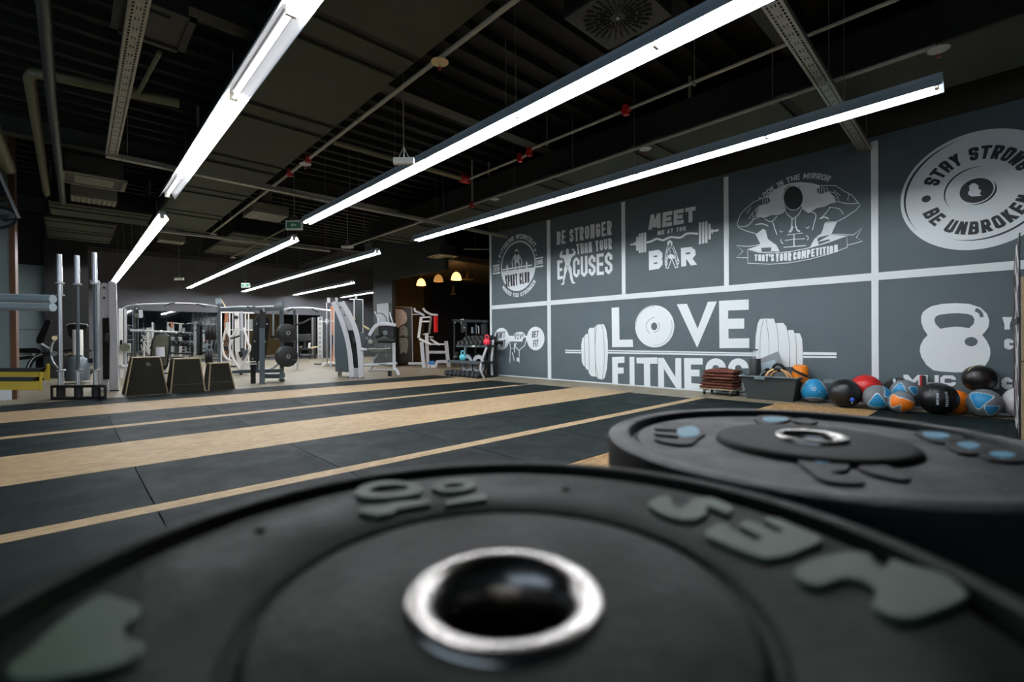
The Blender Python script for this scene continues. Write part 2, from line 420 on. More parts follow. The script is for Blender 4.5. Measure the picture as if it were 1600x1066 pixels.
# ------------------------------------------------------------------ ceiling services
def duct(name, x0, x1, y0, y1, z, label, period=1.86, start=3.75, cat='air duct'):
    root = thing(name, ((x0+x1)/2, (y0+y1)/2, z), label, cat)
    MB().box2((x0, y0, z), (x1, y1, z+.36)).build('duct_body', 'duct_dark', root, smooth=False)
    k = start
    while k > y0: k -= period
    while k < y1:
        a, b_ = max(k+.40, y0), min(k+period-.06, y1)
        if b_-a > .1: MB().box2((x0+.02, a, z-.025), (x1-.02, b_, z)).build('duct_panel', 'duct_olive', root, smooth=False, bevel=.004, seg=1)
        a, b_ = max(k+.05, y0), min(k+.29, y1)
        if b_-a > .05: MB().box2((x0+.02, a, z-.02), (x1-.02, b_, z)).build('joint_band', 'duct_olive', root, smooth=False)
        k += period
    for q in range(3):
        yy = y0+(y1-y0)*(.13+.27*q)
        MB().box2((x0+.02, yy-.015, z+.36), (x0+.05, yy+.015, 4.198)).box2((x1-.05, yy-.015, z+.36), (x1-.02, yy+.015, 4.198)).build('duct_strap', 'galvanised', root, smooth=False)
    return root
duct('air_duct', 1.32, 2.38, -3, 13.2, 3.48, 'broad olive panelled air duct above the left light run')
duct('air_duct', 5.72, 6.85, -3, 11.5, 3.55, 'olive panelled air duct above the light run beside the mural', 1.9, 3.3)
duct('air_duct', -.35, .8, 13.4, 16.1, 3.45, 'far olive panelled duct above the standing barbells', 1.2, 13.4)
duct('air_duct', -.25, 1.28, 12.0, 13.2, 3.48, 'olive cross duct joining the broad duct above the left light run', 3, 9.2)
duct('air_duct', 2.95, 4.2, 13.0, 16.5, 3.55, 'small olive duct behind the far light run', 1.5, 13)
for i, (yb, lab) in enumerate(((1.6, 'dark steel roof beam nearest the square diffuser'), (5.2, 'dark steel roof beam in the middle of the ceiling'), (10.0, 'dark steel roof beam over the exit sign'), (15.5, 'dark steel roof beam near the far mirrors'))):
    b0 = thing('roof_beam', (4, yb, 3.95), lab, 'roof beam', 'steel roof beams')
    MB().box2((-6.5, yb-.01, 3.95), (WALL_X-.05, yb+.01, 4.28)).build('web', 'grille_dark', b0, smooth=False)
    MB().box2((-6.5, yb-.1, 3.93), (WALL_X-.05, yb+.1, 3.95)).build('lower_flange', 'grille_dark', b0, smooth=False)
rb = MB()
k = -3.0
while k < 22:
    rb.box2((-6.5, k-.04, 4.2), (7.5, k+.04, 4.3)); k += .35
struct(rb.build('ceiling_ribs', 'ceiling_black', smooth=False))

def pipe(label, pts, r, m='pipe_grey', heads=(), reds=(), hang=(), hz=None, group='sprinkler pipes', name='sprinkler_pipe'):
    root = thing(name, pts[0], label, 'pipe', group)
    MB().tube(pts, r, 10).build('pipe_run', m, root)
    for p, mm_ in heads:
        p = Vector(p)
        h = MB().lathe([(0, -.075), (.012, -.075), (.012, -.05), (.075, -.045), (.08, -.04), (.02, -.034), (.014, 0)], 20, p).build('sprinkler_head', mm_, root)
        MB().lathe([(0, -.11), (.016, -.108), (.016, -.104), (.006, -.1), (.006, -.075)], 10, p).build('nozzle', 'red_paint', h)
    for p, d in reds:
        p, d = Vector(p), Vector(d).normalized()
        MB().tube([p-d*.06, p-d*.05, p+d*.05, p+d*.06], [r*1.3, r*1.75, r*1.75, r*1.3], 10).box(p, (.06, .06, .11)).build('red_coupling', 'red_paint', root)
    for p in hang:
        MB().tube([p, (p[0], p[1], CEIL)], .005, 5).lathe([(r*1.35, -.012), (r*1.35, .012)], 10, p, (Vector((1, 0, 0)), Z, Vector((0, 1, 0)))).build('pipe_hanger', 'wire', root)
    return root
pz = 3.45
pipe('sprinkler pipe with an amber disc head, running along the broad olive duct', [(2.47, -2, pz), (2.5, 13.0, pz)], .021, heads=(((2.475, 3.56, pz), 'cream'), ((2.485, 6.92, pz), 'ball_white'), ((2.5, 12.9, pz), 'pipe_grey')), reds=(((2.485, 7.55, pz), (0, 1, 0)), ((2.485, 6.8, pz), (0, 1, 0))), hang=((2.475, 5.2, pz), (2.49, 9.0, pz)))
pipe('olive sprinkler pipe passing behind the square radial diffuser', [(3.58, -2, pz), (3.66, 16.5, pz)], .021, 'pipe_olive', heads=(((3.66, 16.2, pz), 'pipe_grey'),), hang=((3.6, 3.9, pz), (3.63, 8, pz)))
pipe('thin sprinkler pipe with red couplings between the two long light runs', [(4.66, -2, pz+.02), (4.6, 4.45, pz+.02), (4.6, 4.6, pz-.04), (4.62, 6.0, pz-.04)], .017, reds=(((4.62, 3.0, pz+.02), (0, 1, 0)), ((4.6, 4.52, pz-.01), (0, 1, -.4)), ((4.6, 4.7, pz-.04), (0, 1, 0)), ((4.62, 5.9, pz-.04), (0, 1, 0))), hang=((4.62, 2.2, pz), (4.61, 4.2, pz)))
pipe('sprinkler pipe with pale disc heads nearest the mural wall', [(5.60, .47, pz), (5.62, 12.5, pz)], .02, heads=(((5.6, .45, pz), 'emergency_white'), ((5.62, 3.36, pz), 'emergency_white'), ((5.62, 6.4, pz), 'emergency_white'), ((5.62, 12.4, pz), 'emergency_white')), reds=(((5.62, 7.05, pz), (0, 1, 0)),), hang=((5.62, 1.8, pz), (5.62, 4.6, pz), (5.62, 8, pz)))
pipe('thick cream sprinkler feed pipe crossing under the ceiling to the red coupling', [(2.5, 5.95, pz-.02), (4.62, 5.92, pz-.04)], .035, 'pipe_olive', reds=(((4.55, 5.92, pz-.04), (1, 0, 0)),))
pipe('short sprinkler drop pipe in front of the warm lit duct', [(5.62, 7.05, pz), (5.62, 7.05, CEIL)], .018)
pipe('white pipe running to the wall above the pendant lamps', [(7.9, 10.3, 3.35), (9.6, 9.6, 3.45)], .018, hang=((8.2, 10.19, 3.37), (9.3, 9.71, 3.43)))
# left hand pipes
pipe('dark bundled conduit rising along the left of the ceiling', [(-.133, -1, pz), (-.108, 6.8, pz), (-.065, 10.6, pz), (-.055, 11.9, pz)], .045, 'pipe_dark', hang=((-.1, 7.5, pz), (-.09, 9, pz), (-.06, 11.5, pz)), group='left ceiling pipes', name='conduit')
pipe('olive pipe bending across under the left ceiling', [(-.262, 11.9, 3.57), (-.262, 6.8, 3.57), (-.23, 6.66, 3.57), (-.1, 6.61, 3.57), (.93, 6.42, 3.57)], .05, 'pipe_olive', group='left ceiling pipes', name='drain_pipe')
pipe('short olive branch pipe joining the bent pipe', [(.64, 5.4, 3.57), (.57, 6.46, 3.57)], .02, 'pipe_olive', group='left ceiling pipes', name='drain_pipe')
pipe('thick dark olive pipe at the far left of the ceiling', [(-.75, 3, 3.6), (-.66, 10.7, 3.6)], .09, 'pipe_olive', group='left ceiling pipes', name='drain_pipe')

# perforated cable trays
def tray(label, p0, p1, width, holes=True, rods=(.12, .5, .88)):
    p0, p1 = Vector(p0), Vector(p1); d = (p1-p0); L = d.length; d.normalize(); x = d.cross(Z).normalized()
    root = thing('cable_tray', (p0+p1)/2, label, 'cable tray', 'perforated cable trays')
    m = MB(); ax = (x, d, Z); mid = (p0+p1)/2
    if holes:
        for a, b_ in ((-.5, -.36), (-.24, -.12), (-.06, .06), (.12, .24), (.36, .5)):
            m.box(mid + x*width*(a+b_)/2, (width*(b_-a), L, .003), ax)
        n = int(L/.05)
        for c0, ww in ((-.30, .12), (.30, .12)):
            for i in range(n): m.box(p0 + d*(i+.5)*L/n + x*width*c0, (width*ww, .017, .003), ax)
        for c0 in (-.09, .09):
            for i in range(n//3): m.box(p0 + d*(i+.5)*L/(n//3) + x*width*c0, (width*.07, .11, .003), ax)
    else: m.box(mid, (width, L, .003), ax)
    m.build('tray_base', 'galvanised', root, smooth=False)
    for s in (-1, 1):
        MB().box(mid + x*(s*width/2) + Z*.025, (.004, L, .05), ax).build('side_flange', 'galvanised', root, smooth=False)
    for t in rods:
        q = p0 + d*(L*t)
        MB().tube([q + x*width*.45, (q.x+x.x*width*.45, q.y+x.y*width*.45, CEIL)], .004, 5).build('hanger_rod', 'wire', root)
    return root
tray('perforated cable tray running down the upper left of the photo', (.36, 1.0, 3.30), (.425, 7.93, 3.30), .115)
tray('perforated cable tray meeting the mural wall at the upper right', (3.3, 1.18, 3.30), (7.56, 1.32, 3.30), .13, True, (.12, .45, .93))
tray('long thin cable tray crossing the whole ceiling to the mural wall', (.37, 7.98, 3.27), (7.56, 8.2, 3.27), .09, True, (.03, .48, .965))
tray('far cable tray seen edge on below the broad duct', (1.3, 12.85, 3.3), (5.2, 12.75, 3.3), .1, True, (.35, .72, .97))

# air conditioning grilles
def cassette(label, c, sx, sy, m='cassette', slots=4, body=.28, name='ceiling_cassette'):
    root = thing(name, c, label, 'air vent', None); c = Vector(c)
    MB().box2((c.x-sx/2+.05, c.y-sy/2+.05, c.z), (c.x+sx/2-.05, c.y+sy/2-.05, c.z+body)).build('casing', 'grille_dark', root, smooth=False)
    f = MB()
    for s in (-1, 1):
        f.box2((c.x+s*sx/2, c.y-sy/2, c.z-.02), (c.x+s*(sx/2-.05), c.y+sy/2, c.z))
        f.box2((c.x-sx/2, c.y+s*sy/2, c.z-.02), (c.x+sx/2, c.y+s*(sy/2-.05), c.z))
    f.build('frame', m, root, smooth=False)
    MB().box2((c.x-sx/2+.16, c.y-sy/2+.12, c.z-.018), (c.x+sx/2-.16, c.y+sy/2-.12, c.z)).build('intake_grille', m, root, smooth=False)
    return root
cassette('grey ceiling air conditioner beside the bundled conduit', (.32, 9.95, 3.44), .78, .70)
cassette('dark ceiling air conditioner at the upper left near the cable tray', (.52, 4.75, 3.46), .50, .62, 'grille_dark')
cassette('cream ceiling air conditioner above the pendant lamps', (7.62, 10.9, 3.2), .62, .62, 'cream')
def slot_vent(label, c, sx, sy):
    root = thing('air_grille', c, label, 'air vent', 'slotted air grilles'); c = Vector(c)
    MB().box2((c.x-sx/2, c.y-sy/2, c.z), (c.x+sx/2, c.y+sy/2, c.z+.2)).box2((c.x-.1, c.y-.1, c.z+.2), (c.x+.1, c.y+.1, CEIL-.1)).build('casing', 'cassette', root, smooth=False)
    m = MB()
    for i in range(9):
        x = c.x-sx/2+.03+(sx-.06)*i/8
        m.box2((x-.008, c.y-sy/2+.03, c.z-.012), (x+.008, c.y+sy/2-.03, c.z))
    m.build('blades', 'pipe_grey', root, smooth=False)
slot_vent('slotted air grille behind the grey air conditioner', (.36, 11.4, 3.44), .62, .45)
slot_vent('far slotted air grille left of the hanging emergency lamp', (1.95, 14.9, 3.45), .55, .45)
slot_vent('slotted air grille left of the exit sign', (3.05, 10.8, 3.5), .7, .7)
root = thing('radial_diffuser', (3.2, 2.15, 3.44), 'dark square ceiling diffuser with radial slots', 'air vent')
MB().box2((2.90, 1.85, 3.46), (3.50, 2.45, 3.75)).build('plenum_box', 'duct_dark', root, smooth=False)
MB().box2((2.90, 1.85, 3.44), (3.50, 2.45, 3.46)).build('face_plate', 'grille_dark', root, smooth=False)
m = MB()
for i in range(28):
    a = 2*math.pi*i/28; d = Vector((math.cos(a), math.sin(a), 0)); e = d.cross(Z)
    for r0, r1 in (((.06, .14), (.16, .26)) if i % 2 else ((.10, .19), (.21, .27))):
        m.box(Vector((3.2, 2.15, 3.436)) + d*(r0+r1)/2, (r1-r0, .012, .008), (d, e, Z))
m.build('radial_slots', 'duct_dark', root, smooth=False)
MB().lathe([(0, -.012), (.012, -.01), (.014, 0)], 12, (3.2, 2.15, 3.44)).build('screw', 'screw', root)

# hanging emergency lamps and exit signs
def hanging(label, px, dep, wpx, hpx, name, sign=False):
    c = at(px[0], px[1], dep); s = dep/FPX; root = thing(name, c, label, 'exit sign' if sign else 'emergency lamp')
    ax = (RH, FH, Z)
    MB().box(c, (wpx*s, .06, hpx*s), ax).build('lamp_body', 'sign_white' if sign else 'emergency_white', root, smooth=False, bevel=.008)
    MB().tube([c + Z*hpx*s*.5, c + Z*(hpx*s*.5+.12), (c.x, c.y, CEIL)], .007, 6).build('hanging_rod', 'wire', root)
    for q in (-1, 1): MB().tube([c + RH*q*wpx*s*.25 + Z*hpx*s*.5, c + Z*(hpx*s*.5+.12)], .005, 5).build('bracket', 'wire', root)
    if sign:
        MB().box(c - FH*.032 - Z*hpx*s*.02, (wpx*s*.84, .006, hpx*s*.62), ax).build('sign_face', 'sign_green', root, smooth=False)
        f = MB(); h = hpx*s
        f.add([c - FH*.037 + RH*x*h + Z*z*h for x, z in ((-.35, -.02), (-.08, .2), (-.08, .07), (.3, .07), (.3, -.1), (-.08, -.1), (-.08, -.24))], [(0, 1, 2), (0, 2, 5), (0, 5, 6), (2, 3, 4, 5)])
        f.build('arrow', 'sign_white', root, smooth=False)
    return root
hanging('white emergency lamp hanging in front of the longest light run', (631, 252), 4.9, 32, 10, 'emergency_lamp')
hanging('white emergency lamp hanging above the light run right of the exit sign', (543, 386), 10.5, 19, 4, 'emergency_lamp')
hanging('small white emergency lamp hanging before the far grey wall', (280, 436), 14.5, 14, 4, 'emergency_lamp')
hanging('green exit sign hanging above the near end of the far light run', (460, 352), 9.2, 26, 15, 'exit_sign', True)
hanging('small far green exit sign hanging below the far light run', (384, 446), 15.5, 13, 7, 'exit_sign', True)

# pendant lamps of the recess
def pendant(label, p, r, lit):
    p = Vector(p); root = thing('pendant_lamp', p, label, 'pendant lamp', 'bell pendant lamps')
    prof = [(r, -r*.7), (r*.97, -r*.35), (r*.8, r*.2), (r*.5, r*.62), (r*.28, r*.75)]
    MB().lathe(prof + [(a-.006, h) for a, h in prof[::-1]], 28, p, closed=True).build('glass_shade', 'warm_glass' if lit else 'unlit_glass_glow', root)
    MB().lathe([(0, r*.72), (r*.3, r*.72), (r*.3, r*1.2), (r*.15, r*1.35), (0, r*1.35)], 16, p).build('lamp_cap', 'amber_metal', root)
    MB().tube([p + Z*r*1.3, (p.x, p.y, 3.2)], .008, 6).build('cord', 'black_steel', root)
    if lit: MB().ball(p - Z*r*.05, r*.35, 14, 8).build('bulb', 'warm_bulb', root)
    return root
pendant('glowing bell pendant lamp nearest the dark pillar', (8.6, 13.56, 2.80), .155, True)
pendant('unlit glass bell pendant lamp between the two glowing ones', (8.6, 12.55, 2.83), .155, False)
pendant('glowing bell pendant lamp nearest the mural wall', (8.6, 11.6, 2.80), .16, True)
def disc_lamp(label, p, r):
    p = Vector(p); root = thing('disc_lamp', p, label, 'pendant lamp')
    MB().lathe([(0, -.015), (r*.9, -.02), (r, 0), (r*.85, .02), (.05, .05), (.03, .25), (.012, .3), (0, .3)], 28, p).build('shade', 'amber_metal', root)
    MB().tube([p+Z*.3, (p.x, p.y, 3.2)], .006, 6).build('cord', 'black_steel', root)
disc_lamp('flat disc pendant lamp beside the mural edge', (8.6, 11.02, 2.64), .17)
disc_lamp('small flat disc lamp below the pendant lamps', (9.8, 13.4, 2.46), .11)
# ------------------------------------------------------------------ the mural: panels, lettering and drawings on the wall plane
class Art:
    """Flat painted shapes on the mural wall, layer by layer (a millimetre or two apart)."""
    def __init__(s, root): s.root = root; s.m = {}; s.k = 0
    def wp(s, p, lay): q = onx(p[0], p[1], WALL_X-.012); return Vector((WALL_X-.014-.0022*lay-.00002*(s.k % 40), q.y, q.z))
    def mb(s, part, m): return s.m.setdefault((part, m), MB())
    def word(s): s.n = getattr(s, 'n', 0)+1; return 'lettering#%d' % s.n
    def poly(s, part, m, pts, lay=0):
        s.k += 1; s.mb(part, m).add([s.wp(p, lay) for p in pts], [tuple(range(len(pts)))])
    def wpoly(s, part, m, pts, lay=0):           # points given as (y, z) on the wall
        s.k += 1; s.mb(part, m).add([Vector((WALL_X-.014-.0022*lay-.00002*(s.k % 40), p[0], p[1])) for p in pts], [tuple(range(len(pts)))])
    def strip(s, part, m, pts, wd, lay=0, closed=False, sm=0):
        pts = [Vector((p[0], p[1], 0)) for p in pts]
        if sm: pts = smooth_path(pts, sm, closed)
        n = len(pts); wd = wd if isinstance(wd, (list, tuple)) else [wd]*n
        if len(wd) != n: wd = [wd[0]+(wd[-1]-wd[0])*i/(n-1) for i in range(n)]
        L = []; Rr = []
        for i in range(n):
            a = pts[i-1] if (i or closed) else pts[0]; b = pts[(i+1) % n] if (i < n-1 or closed) else pts[-1]
            d = b-a; d = d.normalized() if d.length else Vector((1, 0, 0)); nn = Vector((-d.y, d.x, 0))*wd[i]/2
            L.append(pts[i]+nn); Rr.append(pts[i]-nn)
        s.k += 1; v = [s.wp(p, lay) for p in L] + [s.wp(p, lay) for p in Rr]
        s.mb(part, m).add(v, [(i, (i+1) % n, n+(i+1) % n, n+i) for i in range(n if closed else n-1)])
    def ellipse(s, part, m, c, rx, ry, lay=0, n=40, a0=0, a1=360, inner=0):
        A = [R(a0+(a1-a0)*i/n) for i in range(n+1)]
        if inner:
            s.k += 1; o = [s.wp((c[0]+rx*math.cos(a), c[1]-ry*math.sin(a)), lay) for a in A]; q = [s.wp((c[0]+rx*inner*math.cos(a), c[1]-ry*inner*math.sin(a)), lay) for a in A]
            s.mb(part, m).add(o+q, [(i, i+1, n+2+i, n+1+i) for i in range(n)])
        else: s.poly(part, m, [(c[0]+rx*math.cos(a), c[1]-ry*math.sin(a)) for a in (A[:-1] if abs(a1-a0) == 360 else A)], lay)
    def wring(s, part, m, c, r0, r1, lay=0, a0=0, a1=360, n=48, taper=False):     # ring on the wall: c = (y, z)
        A = [R(a0+(a1-a0)*i/n) for i in range(n+1)]; s.k += 1
        X = WALL_X-.014-.0022*lay-.00002*(s.k % 40)
        mid = (r0+r1)/2
        def rr(r, i): return r if not taper else mid + (r-mid)*math.sin(math.pi*max(.03, min(.97, i/n)))
        o = [Vector((X, c[0]-rr(r1, i)*math.cos(a), c[1]+rr(r1, i)*math.sin(a))) for i, a in enumerate(A)]
        q = [Vector((X, c[0]-rr(r0, i)*math.cos(a), c[1]+rr(r0, i)*math.sin(a))) for i, a in enumerate(A)]
        s.mb(part, m).add(o+q, [(i, i+1, n+2+i, n+1+i) for i in range(n)])
    def done(s):
        for (part, m), mb in s.m.items(): mb.build(part.split('#')[0], m, s.root, smooth=False, recalc=False)

# a plain block alphabet made of strokes
def chamfer(p, k):
    out = [p[0]]
    for a, b, c in zip(p, p[1:], p[2:]):
        d1 = Vector(a)-Vector(b); d2 = Vector(c)-Vector(b)
        kk = min(k, d1.length*.5, d2.length*.5)
        out += [tuple(Vector(b)+d1.normalized()*kk), tuple(Vector(b)+d2.normalized()*kk)]
    return out + [p[-1]]
G = {'A': ['L0,0 0,1 1,1 1,0', 'S0,.42 1,.42'], 'B': ['S0,0 0,1', 'L0,1 1,1 1,.5 0,.5', 'L0,.5 1,.5 1,0 0,0'], 'C': ['N1,.64 1,1 0,1 0,0 1,0 1,.36'],
     'D': ['S0,0 0,1', 'L0,1 1,1 1,0 0,0'], 'E': ['S1,1 0,1 0,0 1,0', 'S0,.5 .85,.5'], 'F': ['S1,1 0,1 0,0', 'S0,.5 .85,.5'], 'G': ['N1,.7 1,1 0,1 0,0 1,0 1,.48', 'S1,.48 .55,.48'],
     'H': ['S0,0 0,1', 'S1,0 1,1', 'S0,.5 1,.5'], 'I': ['S.5,0 .5,1'], 'J': ['L1,1 1,0 0,0 0,.3'], 'K': ['S0,0 0,1', 'D.1,.42 1,1', 'D.35,.55 1,0'], 'L': ['S0,1 0,0 1,0'],
     'M': ['S0,0 0,1', 'S1,0 1,1', 'D0,1 .5,.25', 'D1,1 .5,.25'], 'N': ['S0,0 0,1', 'S1,0 1,1', 'D0,1 1,0'], 'O': ['C0,0 0,1 1,1 1,0'], 'P': ['S0,0 0,1', 'L0,1 1,1 1,.45 0,.45'],
     'R': ['S0,0 0,1', 'L0,1 1,1 1,.48 0,.48', 'D.45,.5 1,0'], 'S': ['N1,.68 1,1 0,1 0,.5 1,.5 1,0 0,0 0,.32'], 'T': ['S0,1 1,1', 'S.5,0 .5,1'], 'U': ['L0,1 0,0 1,0 1,1'],
     'V': ['D0,1 .5,0', 'D1,1 .5,0'], 'W': ['D0,1 .25,0', 'D.5,1 .25,0', 'D.5,1 .75,0', 'D1,1 .75,0'], 'X': ['D0,1 1,0', 'D1,1 0,0'], 'Y': ['D0,1 .5,.42', 'D1,1 .5,.42', 'S.5,0 .5,.5'], 'Z': ['S0,1 1,1', 'D1,1 0,0', 'S0,0 1,0'],
     '0': ['C0,0 0,1 1,1 1,0'], '1': ['S.5,0 .5,1'], '2': ['N0,.68 0,1 1,1 1,.5 0,.5 0,0', 'S0,0 1,0'], '5': ['S1,1 0,1 0,.55', 'L0,.55 1,.55 1,0 0,0'], "'": ['S.5,.8 .5,1'],
     '&': ['C.15,.55 .15,1 .75,1 .75,.55', 'L.75,.55 0,.4 0,0 .8,0 1,.35', 'D.15,.6 1,0']}
WID = {'I': .42, 'M': 1.3, 'W': 1.4, ' ': .5, "'": .35, '1': .4}
FUT = {'A': ['D.5,1 0,0', 'D.5,1 1,0', 'S.2,.27 .8,.27'], 'M': ['D.12,1 0,0', 'D.88,1 1,0', 'D.12,1 .5,.1', 'D.88,1 .5,.1']}
def glyph(ch, w, h, t, k=.0, fut=False):
    out = []
    def P(q): return (t/2+q[0]*(w-t), t/2+q[1]*(h-t))
    for st in (FUT.get(ch) if fut and ch in FUT else G.get(ch, [])):
        kind = st[0]; pts = [P(tuple(float(v) for v in q.split(','))) for q in st[1:].split()]
        if kind == 'D':
            (x0, _), (x1, _) = pts; q = [tuple(float(v) for v in a.split(',')) for a in st[1:].split()]
            y0, y1 = q[0][1]*h, q[1][1]*h; dx, dy = x1-x0, y1-y0; L = math.hypot(dx, dy)
            hh = min(t*.5*L/max(abs(dy), 1e-6), t*.85)
            out.append([(x0-hh, y0), (x0+hh, y0), (x1+hh, y1), (x1-hh, y1)]); continue
        if kind == 'C':
            n = len(pts); pp = []
            for i in range(n):
                a, b, c = Vector(pts[i-1]), Vector(pts[i]), Vector(pts[(i+1) % n]); d1, d2 = a-b, c-b
                kk = min(max(k, .001), d1.length*.5, d2.length*.5); pp += [tuple(b+d1.normalized()*kk), tuple(b+d2.normalized()*kk)]
            cl = True
        else:
            pp = chamfer(pts, k) if kind in 'LN' and k else list(pts); cl = False
        n = len(pp); V = [Vector(p) for p in pp]
        L_, R_ = [], []
        for i in range(n):
            pa = V[i-1] if (i or cl) else None; pb = V[(i+1) % n] if (i < n-1 or cl) else None
            d1 = (V[i]-pa).normalized() if pa is not None and (V[i]-pa).length > 1e-6 else None; d2 = (pb-V[i]).normalized() if pb is not None and (pb-V[i]).length > 1e-6 else None
            if d1 is None: d1 = d2
            if d2 is None: d2 = d1
            n1 = Vector((-d1.y, d1.x)); n2 = Vector((-d2.y, d2.x)); mm_ = n1+n2
            mm_ = n1 if mm_.length < 1e-4 else mm_.normalized()
            ln = t/2/max(.45, mm_.dot(n1)); base = V[i]
            if not cl and kind != 'N' and i == 0: base = V[i]-d2*t/2
            if not cl and kind != 'N' and i == n-1: base = V[i]+d1*t/2
            L_.append(base+mm_*ln); R_.append(base-mm_*ln)
        for i in range(n if cl else n-1):
            j = (i+1) % n; out.append([tuple(L_[i]), tuple(L_[j]), tuple(R_[j]), tuple(R_[i])])
    return out
def layout(txt, W_, h, gap, t):
    tot = sum(WID.get(c, 1) for c in txt); cw = (W_ - gap*(len(txt)-1))/tot; x = 0; out = []
    for c in txt:
        wd = cw*WID.get(c, 1); out.append((c, x, t if c in "I'1" else wd, wd)); x += wd+gap
    return out
def text(art, txt, quad, part='lettering', m='mural_white', lay=0, t=.2, gap=.08, k=.12, fut=False):
    """txt inside the picture quad (top left, top right, bottom right, bottom left); t, gap, k as shares of the letter height"""
    if part == 'lettering': part = art.word()
    TL, TR, BR, BL = [Vector((*art.wp(p, lay).yz, 0)) for p in quad]
    Wd = ((TR-TL).length+(BR-BL).length)/2; Hh = ((TL-BL).length+(TR-BR).length)/2
    for c, x, gw, cell in layout(txt, Wd, Hh, gap*Hh, t*Hh):
        if c == ' ' and part.startswith('lettering'): part = art.word()
        off = (cell-gw)/2 if c in "I'1" else 0
        for pg in glyph(c, gw, Hh, t*Hh, k*Hh, fut):
            q = []
            for px, py in pg:
                u, v = (x+off+px)/Wd, py/Hh
                p = (BL*(1-u)+BR*u)*(1-v) + (TL*(1-u)+TR*u)*v; q.append((p.x, p.y))
            art.wpoly(part, m, q, lay)
def arctext(art, txt, c, r, h, a0, a1, part='lettering', m='mural_white', lay=0, t=.2, gap=.1, k=.1, below=False, fut=False):
    """letters along a wall circle of radius r (foot of the letters); angles in degrees seen from the room, 90 = top"""
    if part == 'lettering': part = art.word()
    Wd = abs(R(a1-a0))*(r+h/2 if not below else r-h/2)
    for ch, x, gw, cell in layout(txt, Wd, h, gap*h, t*h):
        if ch == ' ' and part.startswith('lettering'): part = art.word()
        off = (cell-gw)/2 if ch in "I'1" else 0
        for pg in glyph(ch, gw, h, t*h, k*h, fut):
            q = []
            for px, py in pg:
                a = R(a0) + R(a1-a0)*((x+off+px)/Wd); rr = r+py if not below else r-py
                q.append((c[0]-rr*math.cos(a), c[1]+rr*math.sin(a)))
            art.wpoly(part, m, q, lay)
def panel(y0, y1, z0, z1, label):
    root = thing('mural_panel', (WALL_X-.006, (y0+y1)/2, (z0+z1)/2), label, 'mural', 'gym mural panels')
    MB().box2((WALL_X-.010, y0+.004, z0+.004), (WALL_X-.001, y1-.004, z1-.004)).build('panel_sheet', 'mural_grey', root, smooth=False)
    return Art(root)
def tr_(c, s): return [c(*[float(v) for v in p.split(',')]) for p in s.split()]

# --- sport club badge
A = panel(6.95, 8.80, 1.71, 3.44, 'grey mural panel with the round sport club badge and a lifter')
c = C(760, 360, .1032)
ctr = A.wp(c(474, 540), 0); ctr = (ctr.y, ctr.z); r = (A.wp(c(474, 160), 0).z - A.wp(c(474, 920), 0).z)/2
A.wring('artwork', 'mural_white', ctr, r*.94, r)
sg = [(ctr[0]-r*.96*math.cos(R(a)), ctr[1]+r*.96*math.sin(R(a))) for a in range(187, 354, 4)]
A.wpoly('artwork', 'mural_white', sg)
arctext(A, 'FITNESS WORKOUT', ctr, r*1.07, r*.19, 155, 33, t=.2, gap=.12)
arctext(A, 'MAKES YOU STRONGER', ctr, r*1.24, r*.16, 220, 325, t=.2, gap=.12, below=True)
text(A, 'SPORT CLUB', tr_(c, '285,680 655,625 655,790 300,870'), m='mural_dark', lay=2, t=.14, gap=.07, k=.08)
text(A, 'ESTD', tr_(c, '108,560 195,545 195,620 108,632'), t=.2, gap=.15)
text(A, '2015', tr_(c, '760,452 852,438 852,508 760,522'), t=.2, gap=.15)
for q in ('98,528 200,513 200,540 98,552', '98,648 208,630 212,655 98,668', '748,418 862,398 862,420 748,440', '748,545 862,528 862,550 748,566'): A.poly('artwork', 'mural_white', tr_(c, q))
A.strip('artwork', 'mural_white', tr_(c, '245,598 690,528'), 2.2, 1)
for x, y0_, y1_ in ((318, 528, 640), (612, 478, 600)): A.strip('artwork', 'mural_white', tr_(c, '%d,%d %d,%d' % (x, y0_, x, y1_)), 2.4, 1)
A.poly('artwork', 'mural_white', tr_(c, '425,365 440,355 462,385 485,355 500,365 510,430 495,460 505,510 488,505 470,485 452,490 435,525 425,515 432,470 415,430'), 1)
A.ellipse('artwork', 'mural_white', c(460, 320), 2.9, 3.6, 1); A.ellipse('artwork', 'mural_dark', c(460, 336), 1.9, 2.6, 2)
for s_ in ('418,390 400,440 390,480 400,575', '505,380 530,440 540,480 525,555', '440,520 445,600', '495,510 505,590'): A.strip('artwork', 'mural_white', tr_(c, s_), 1.1, 1)
A.poly('artwork', 'mural_white', tr_(c, '410,595 425,590 432,650 405,655'), 1); A.poly('artwork', 'mural_white', tr_(c, '498,580 512,577 522,640 492,645'), 1)
for x, y, q in ((200, 398, 2.2), (188, 475, 1.4), (740, 298, 2.6), (757, 372, 1.6)):
    cx, cy = c(x, y); A.poly('artwork', 'mural_white', [(cx+q*(1 if i % 2 == 0 else .45)*math.sin(math.pi*i/5), cy-q*1.15*(1 if i % 2 == 0 else .45)*math.cos(math.pi*i/5)) for i in range(10)])
A.done()

